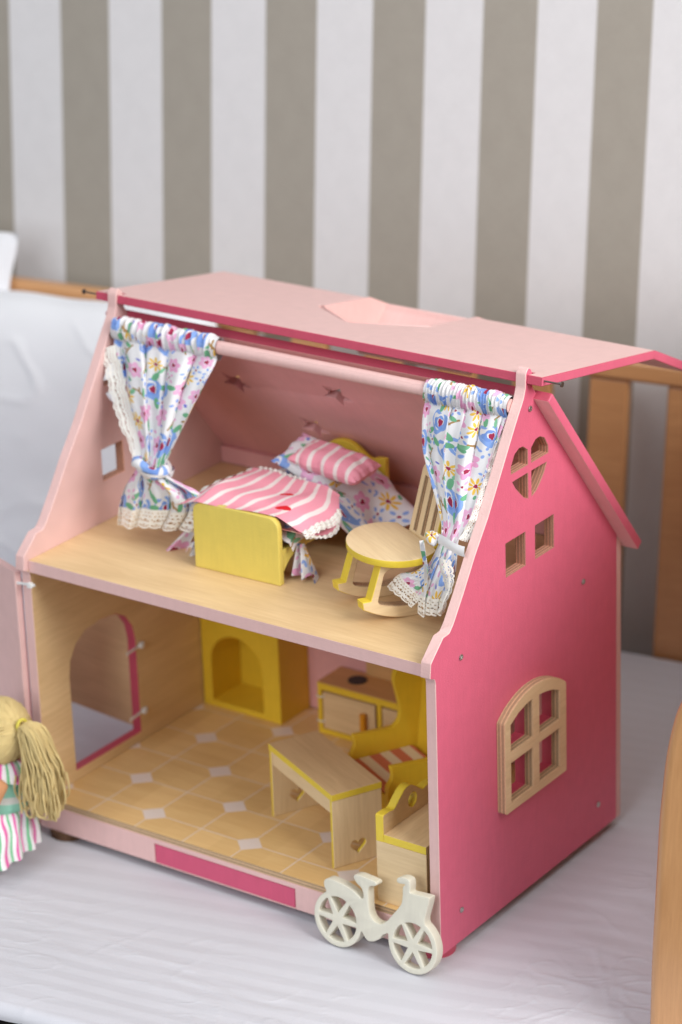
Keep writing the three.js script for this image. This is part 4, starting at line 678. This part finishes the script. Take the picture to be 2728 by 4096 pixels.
// ------------------------------------------------------------------ rag doll sitting at the left front corner
{
  const t = thing('rag_doll', 'rag doll with yellow yarn ponytail and striped dress sitting by the left front corner', 'doll');
  t.position.set(-0.352, 0, 0.2); const C = [-0.352, 0, 0.2];
  const yarn = std({ color: sRGB(242, 216, 152), roughness: 0.95, bumpMap: weaveBump, bumpScale: 0.0003 }), skin = std({ color: sRGB(206, 148, 104), roughness: 0.85, bumpMap: weaveBump, bumpScale: 0.0001 });
  const put = (n, g, m, l) => part(n, g, m, t, l);
  const hc = V3(-0.002, 0.1445, 0.0), R = 0.039;
  // cloth body: head, trunk and arm are one stuffed skin
  const capsule = (a, b, ra, rb, n = 16) => surf(20, n, (s, v) => { const th = s * 6.2832, p = a.clone().lerp(b, v), ax = b.clone().sub(a).normalize(), u = V3(0, 0, 1).cross(ax).normalize(), w = ax.clone().cross(u), r = lerp(ra, rb, v) * Math.sqrt(Math.max(0.02, 1 - Math.pow(Math.abs(v * 2 - 1), 8))); return [p.x + (u.x * Math.cos(th) + w.x * Math.sin(th)) * r, p.y + (u.y * Math.cos(th) + w.y * Math.sin(th)) * r, p.z + (u.z * Math.cos(th) + w.z * Math.sin(th)) * r]; });
  put('body', [new THREE.SphereGeometry(R - 0.003, 26, 20).translate(hc.x, hc.y, hc.z), capsule(V3(0.002, 0.115, 0), V3(0.002, 0.03, 0.004), 0.015, 0.024), capsule(V3(0.020, 0.098, 0.034), V3(0.008, 0.062, 0.052), 0.0115, 0.0105), capsule(V3(0.008, 0.062, 0.052), V3(-0.028, 0.040, 0.066), 0.0105, 0.009)], skin);
  // dress
  const dressTex = dataTex(512, 64, (x, y) => { const k = ((x + 0.0012 * ns(x * 120, y * 40, 3)) % 0.0172) / 0.0172, n = (rnd() - 0.5) * 0.05; let c = [0.93, 0.91, 0.92]; if (k > 0.04 && k < 0.24) c = [0.90, 0.42, 0.68]; else if (k > 0.54 && k < 0.74) c = [0.50, 0.77, 0.58]; return c.map((q) => q + n); }, 0.129, 0.03);
  const dress = std({ map: dressTex, roughness: 0.95, bumpMap: weaveBump, bumpScale: 0.00008 });
  const knitBand = std({ map: dataTex(32, 256, (x, y) => { const k = (y % 0.03) / 0.03, n = (rnd() - 0.5) * 0.06, a = smooth(0.4, 0.45, k) * (1 - smooth(0.68, 0.73, k)); return [lerp(0.64, 0.92, a) + n, lerp(0.90, 0.93, a) + n, lerp(0.80, 0.90, a) + n]; }, 0.01, 0.06), roughness: 0.95 });
  put('bodice', surf(40, 24, (s, v) => { const th = s * 6.2832, y = lerp(0.112, 0.046, v), r = rows([[0, 0.021, 0.017], [0.25, 0.033, 0.025], [0.6, 0.0335, 0.027], [1, 0.0325, 0.028]], v); return [0.003 + Math.cos(th) * r[0], y + 0.0012 * ns(s * 9, v * 5, 2), 0.002 + Math.sin(th) * r[1], s * 0.1, v * 0.06 + 0.004]; }, true), knitBand);
  put('collar', surf(70, 14, (s, v) => { const th = s * 6.2832, r = lerp(0.019, 0.040, v) + 0.0024 * Math.sin(s * 75) * v; return [0.003 + Math.cos(th) * r, 0.1145 - 0.022 * v * v - 0.003 * v, 0.001 + Math.sin(th) * r * 0.84, s * 0.19, v * 0.03]; }, true), dress);
  put('skirt', surf(150, 40, (s, v) => { const th = s * 6.2832 + 0.12 * ns(s * 9, v * 2, 4), f = Math.sin(s * 6.2832 * 13 + 1.5 * ns(s * 12, v * 2, 1)), c = Math.cos(th), sn = Math.sin(th); const r = lerp(0.033, 0.045, Math.pow(v, 0.6)) + 0.0042 * f * Math.pow(v, 0.6), ext2 = 1 + 1.1 * v * Math.max(0, -c * 0.45 + sn * 0.75); return [0.002 + c * r * ext2, lerp(0.050, 0.000, Math.pow(v, 1.15)) + 0.004 * (1 - v) * v * 4 - 0.006 * v * Math.max(0, sn), 0.004 + sn * r * ext2, s * 0.34, v * 0.06]; }, true), dress);
  // hair: yarn strands swept over the head to a ponytail
  const tie = V3(0.0345, 0.1635, 0.012), strands = [];
  for (let i = 0; i < 140; i++) {
    const a = i / 140 * 6.2832, ring = i % 3, el = 1.15 + 0.5 * ring; // start points round the far side of the head
    const d = V3(-Math.cos(el) - 0.15, Math.sin(el) * Math.sin(a), Math.sin(el) * Math.cos(a)).normalize(), e = tie.clone().sub(hc).normalize(), pts = [];
    for (let k = 0; k <= 9; k++) { const q = k / 9, p = d.clone().multiplyScalar(1 - q).add(e.clone().multiplyScalar(q * 1.02)); p.y -= Math.sin(q * 3.14) * 0.10 * (d.y < 0.2 ? 1 : 0.2); p.normalize().multiplyScalar(R + 0.0014 + 0.0016 * rnd()); pts.push(hc.clone().add(p)); }
    strands.push(tube(pts, 0.0015, 18, 5));
  }
  put('hair', strands, yarn);
  const tail = [];
  for (let i = 0; i < 160; i++) {
    const u = rnd(), w = rr(-1, 1), len = rr(0.080, 0.112), sw = 0.008 + 0.042 * u, s0 = rr(0, 6), loop = rnd() < 0.5, pts = [];
    for (let k = 0; k <= 10; k++) { const q = k / 10; pts.push(V3(tie.x + 0.004 + sw * Math.sin(Math.min(1, q * 1.6) * 1.5) + 0.006 * q * Math.sin(s0) + 0.0022 * Math.sin(q * 9 + s0), tie.y + 0.012 * Math.sin(Math.min(1, q * 2.6) * 3.14) * (0.4 + u) - len * Math.pow(q, 1.25), tie.z + 0.004 + w * (0.004 + 0.016 * Math.sin(q * 2.4)) + 0.0022 * Math.cos(q * 8 + s0))); }
    if (loop) { const e = pts[10]; const q = rr(-1, 1); pts.push(V3(e.x + 0.006 * q, e.y - 0.004, e.z), V3(e.x + 0.013 * q, e.y + 0.010, e.z + 0.004), V3(e.x + 0.010 * q, e.y + 0.032, e.z + 0.006)); }
    tail.push(tube(pts, 0.00135, 26, 5));
  }
  put('ponytail', tail, yarn);
  put('hair_band', new THREE.TorusGeometry(0.0068, 0.0022, 8, 20).rotateY(Math.PI / 2 - 0.4).translate(tie.x + 0.004, tie.y + 0.002, tie.z + 0.002), std({ color: sRGB(214, 200, 84), roughness: 0.8 }));
}

// ------------------------------------------------------------------ unseen windows and the added ceiling fill
for (const w of UNSEEN_LIGHTS) {
  const down = w.kind === 'fill_light', l = new THREE.RectAreaLight(w.color, w.power, w.w, w.h); l.position.set(...w.at); if (down) l.rotation.x = -Math.PI / 2; else l.lookAt(...w.to); scene.add(l); l.name = numbered(down ? 'added_fill_light' : 'unseen_window_light');
  const t = thing(down ? 'added_ceiling_fill' : 'unseen_window', w.label, down ? 'fill_light' : 'window'); t.position.copy(l.position); t.quaternion.copy(l.quaternion);
  part(down ? 'fill_panel' : 'pane', box(-w.w / 2, -w.h / 2, 0.02, w.w / 2, w.h / 2, 0.03, 0.001), new THREE.MeshStandardMaterial({ color: 0x888888, emissive: w.color, emissiveIntensity: 0.5 }), t);
  const s = rect(-w.w / 2 - 0.07, -w.h / 2 - 0.07, w.w / 2 + 0.07, w.h / 2 + 0.07); s.holes.push(rect(-w.w / 2, -w.h / 2, w.w / 2, w.h / 2));
  part('frame', ext(s, 0.05, 0.002), M.white, t);
}
scene.traverse((o) => { if (o.isMesh) { o.castShadow = true; o.receiveShadow = true; } });
renderer.render(scene, camera);
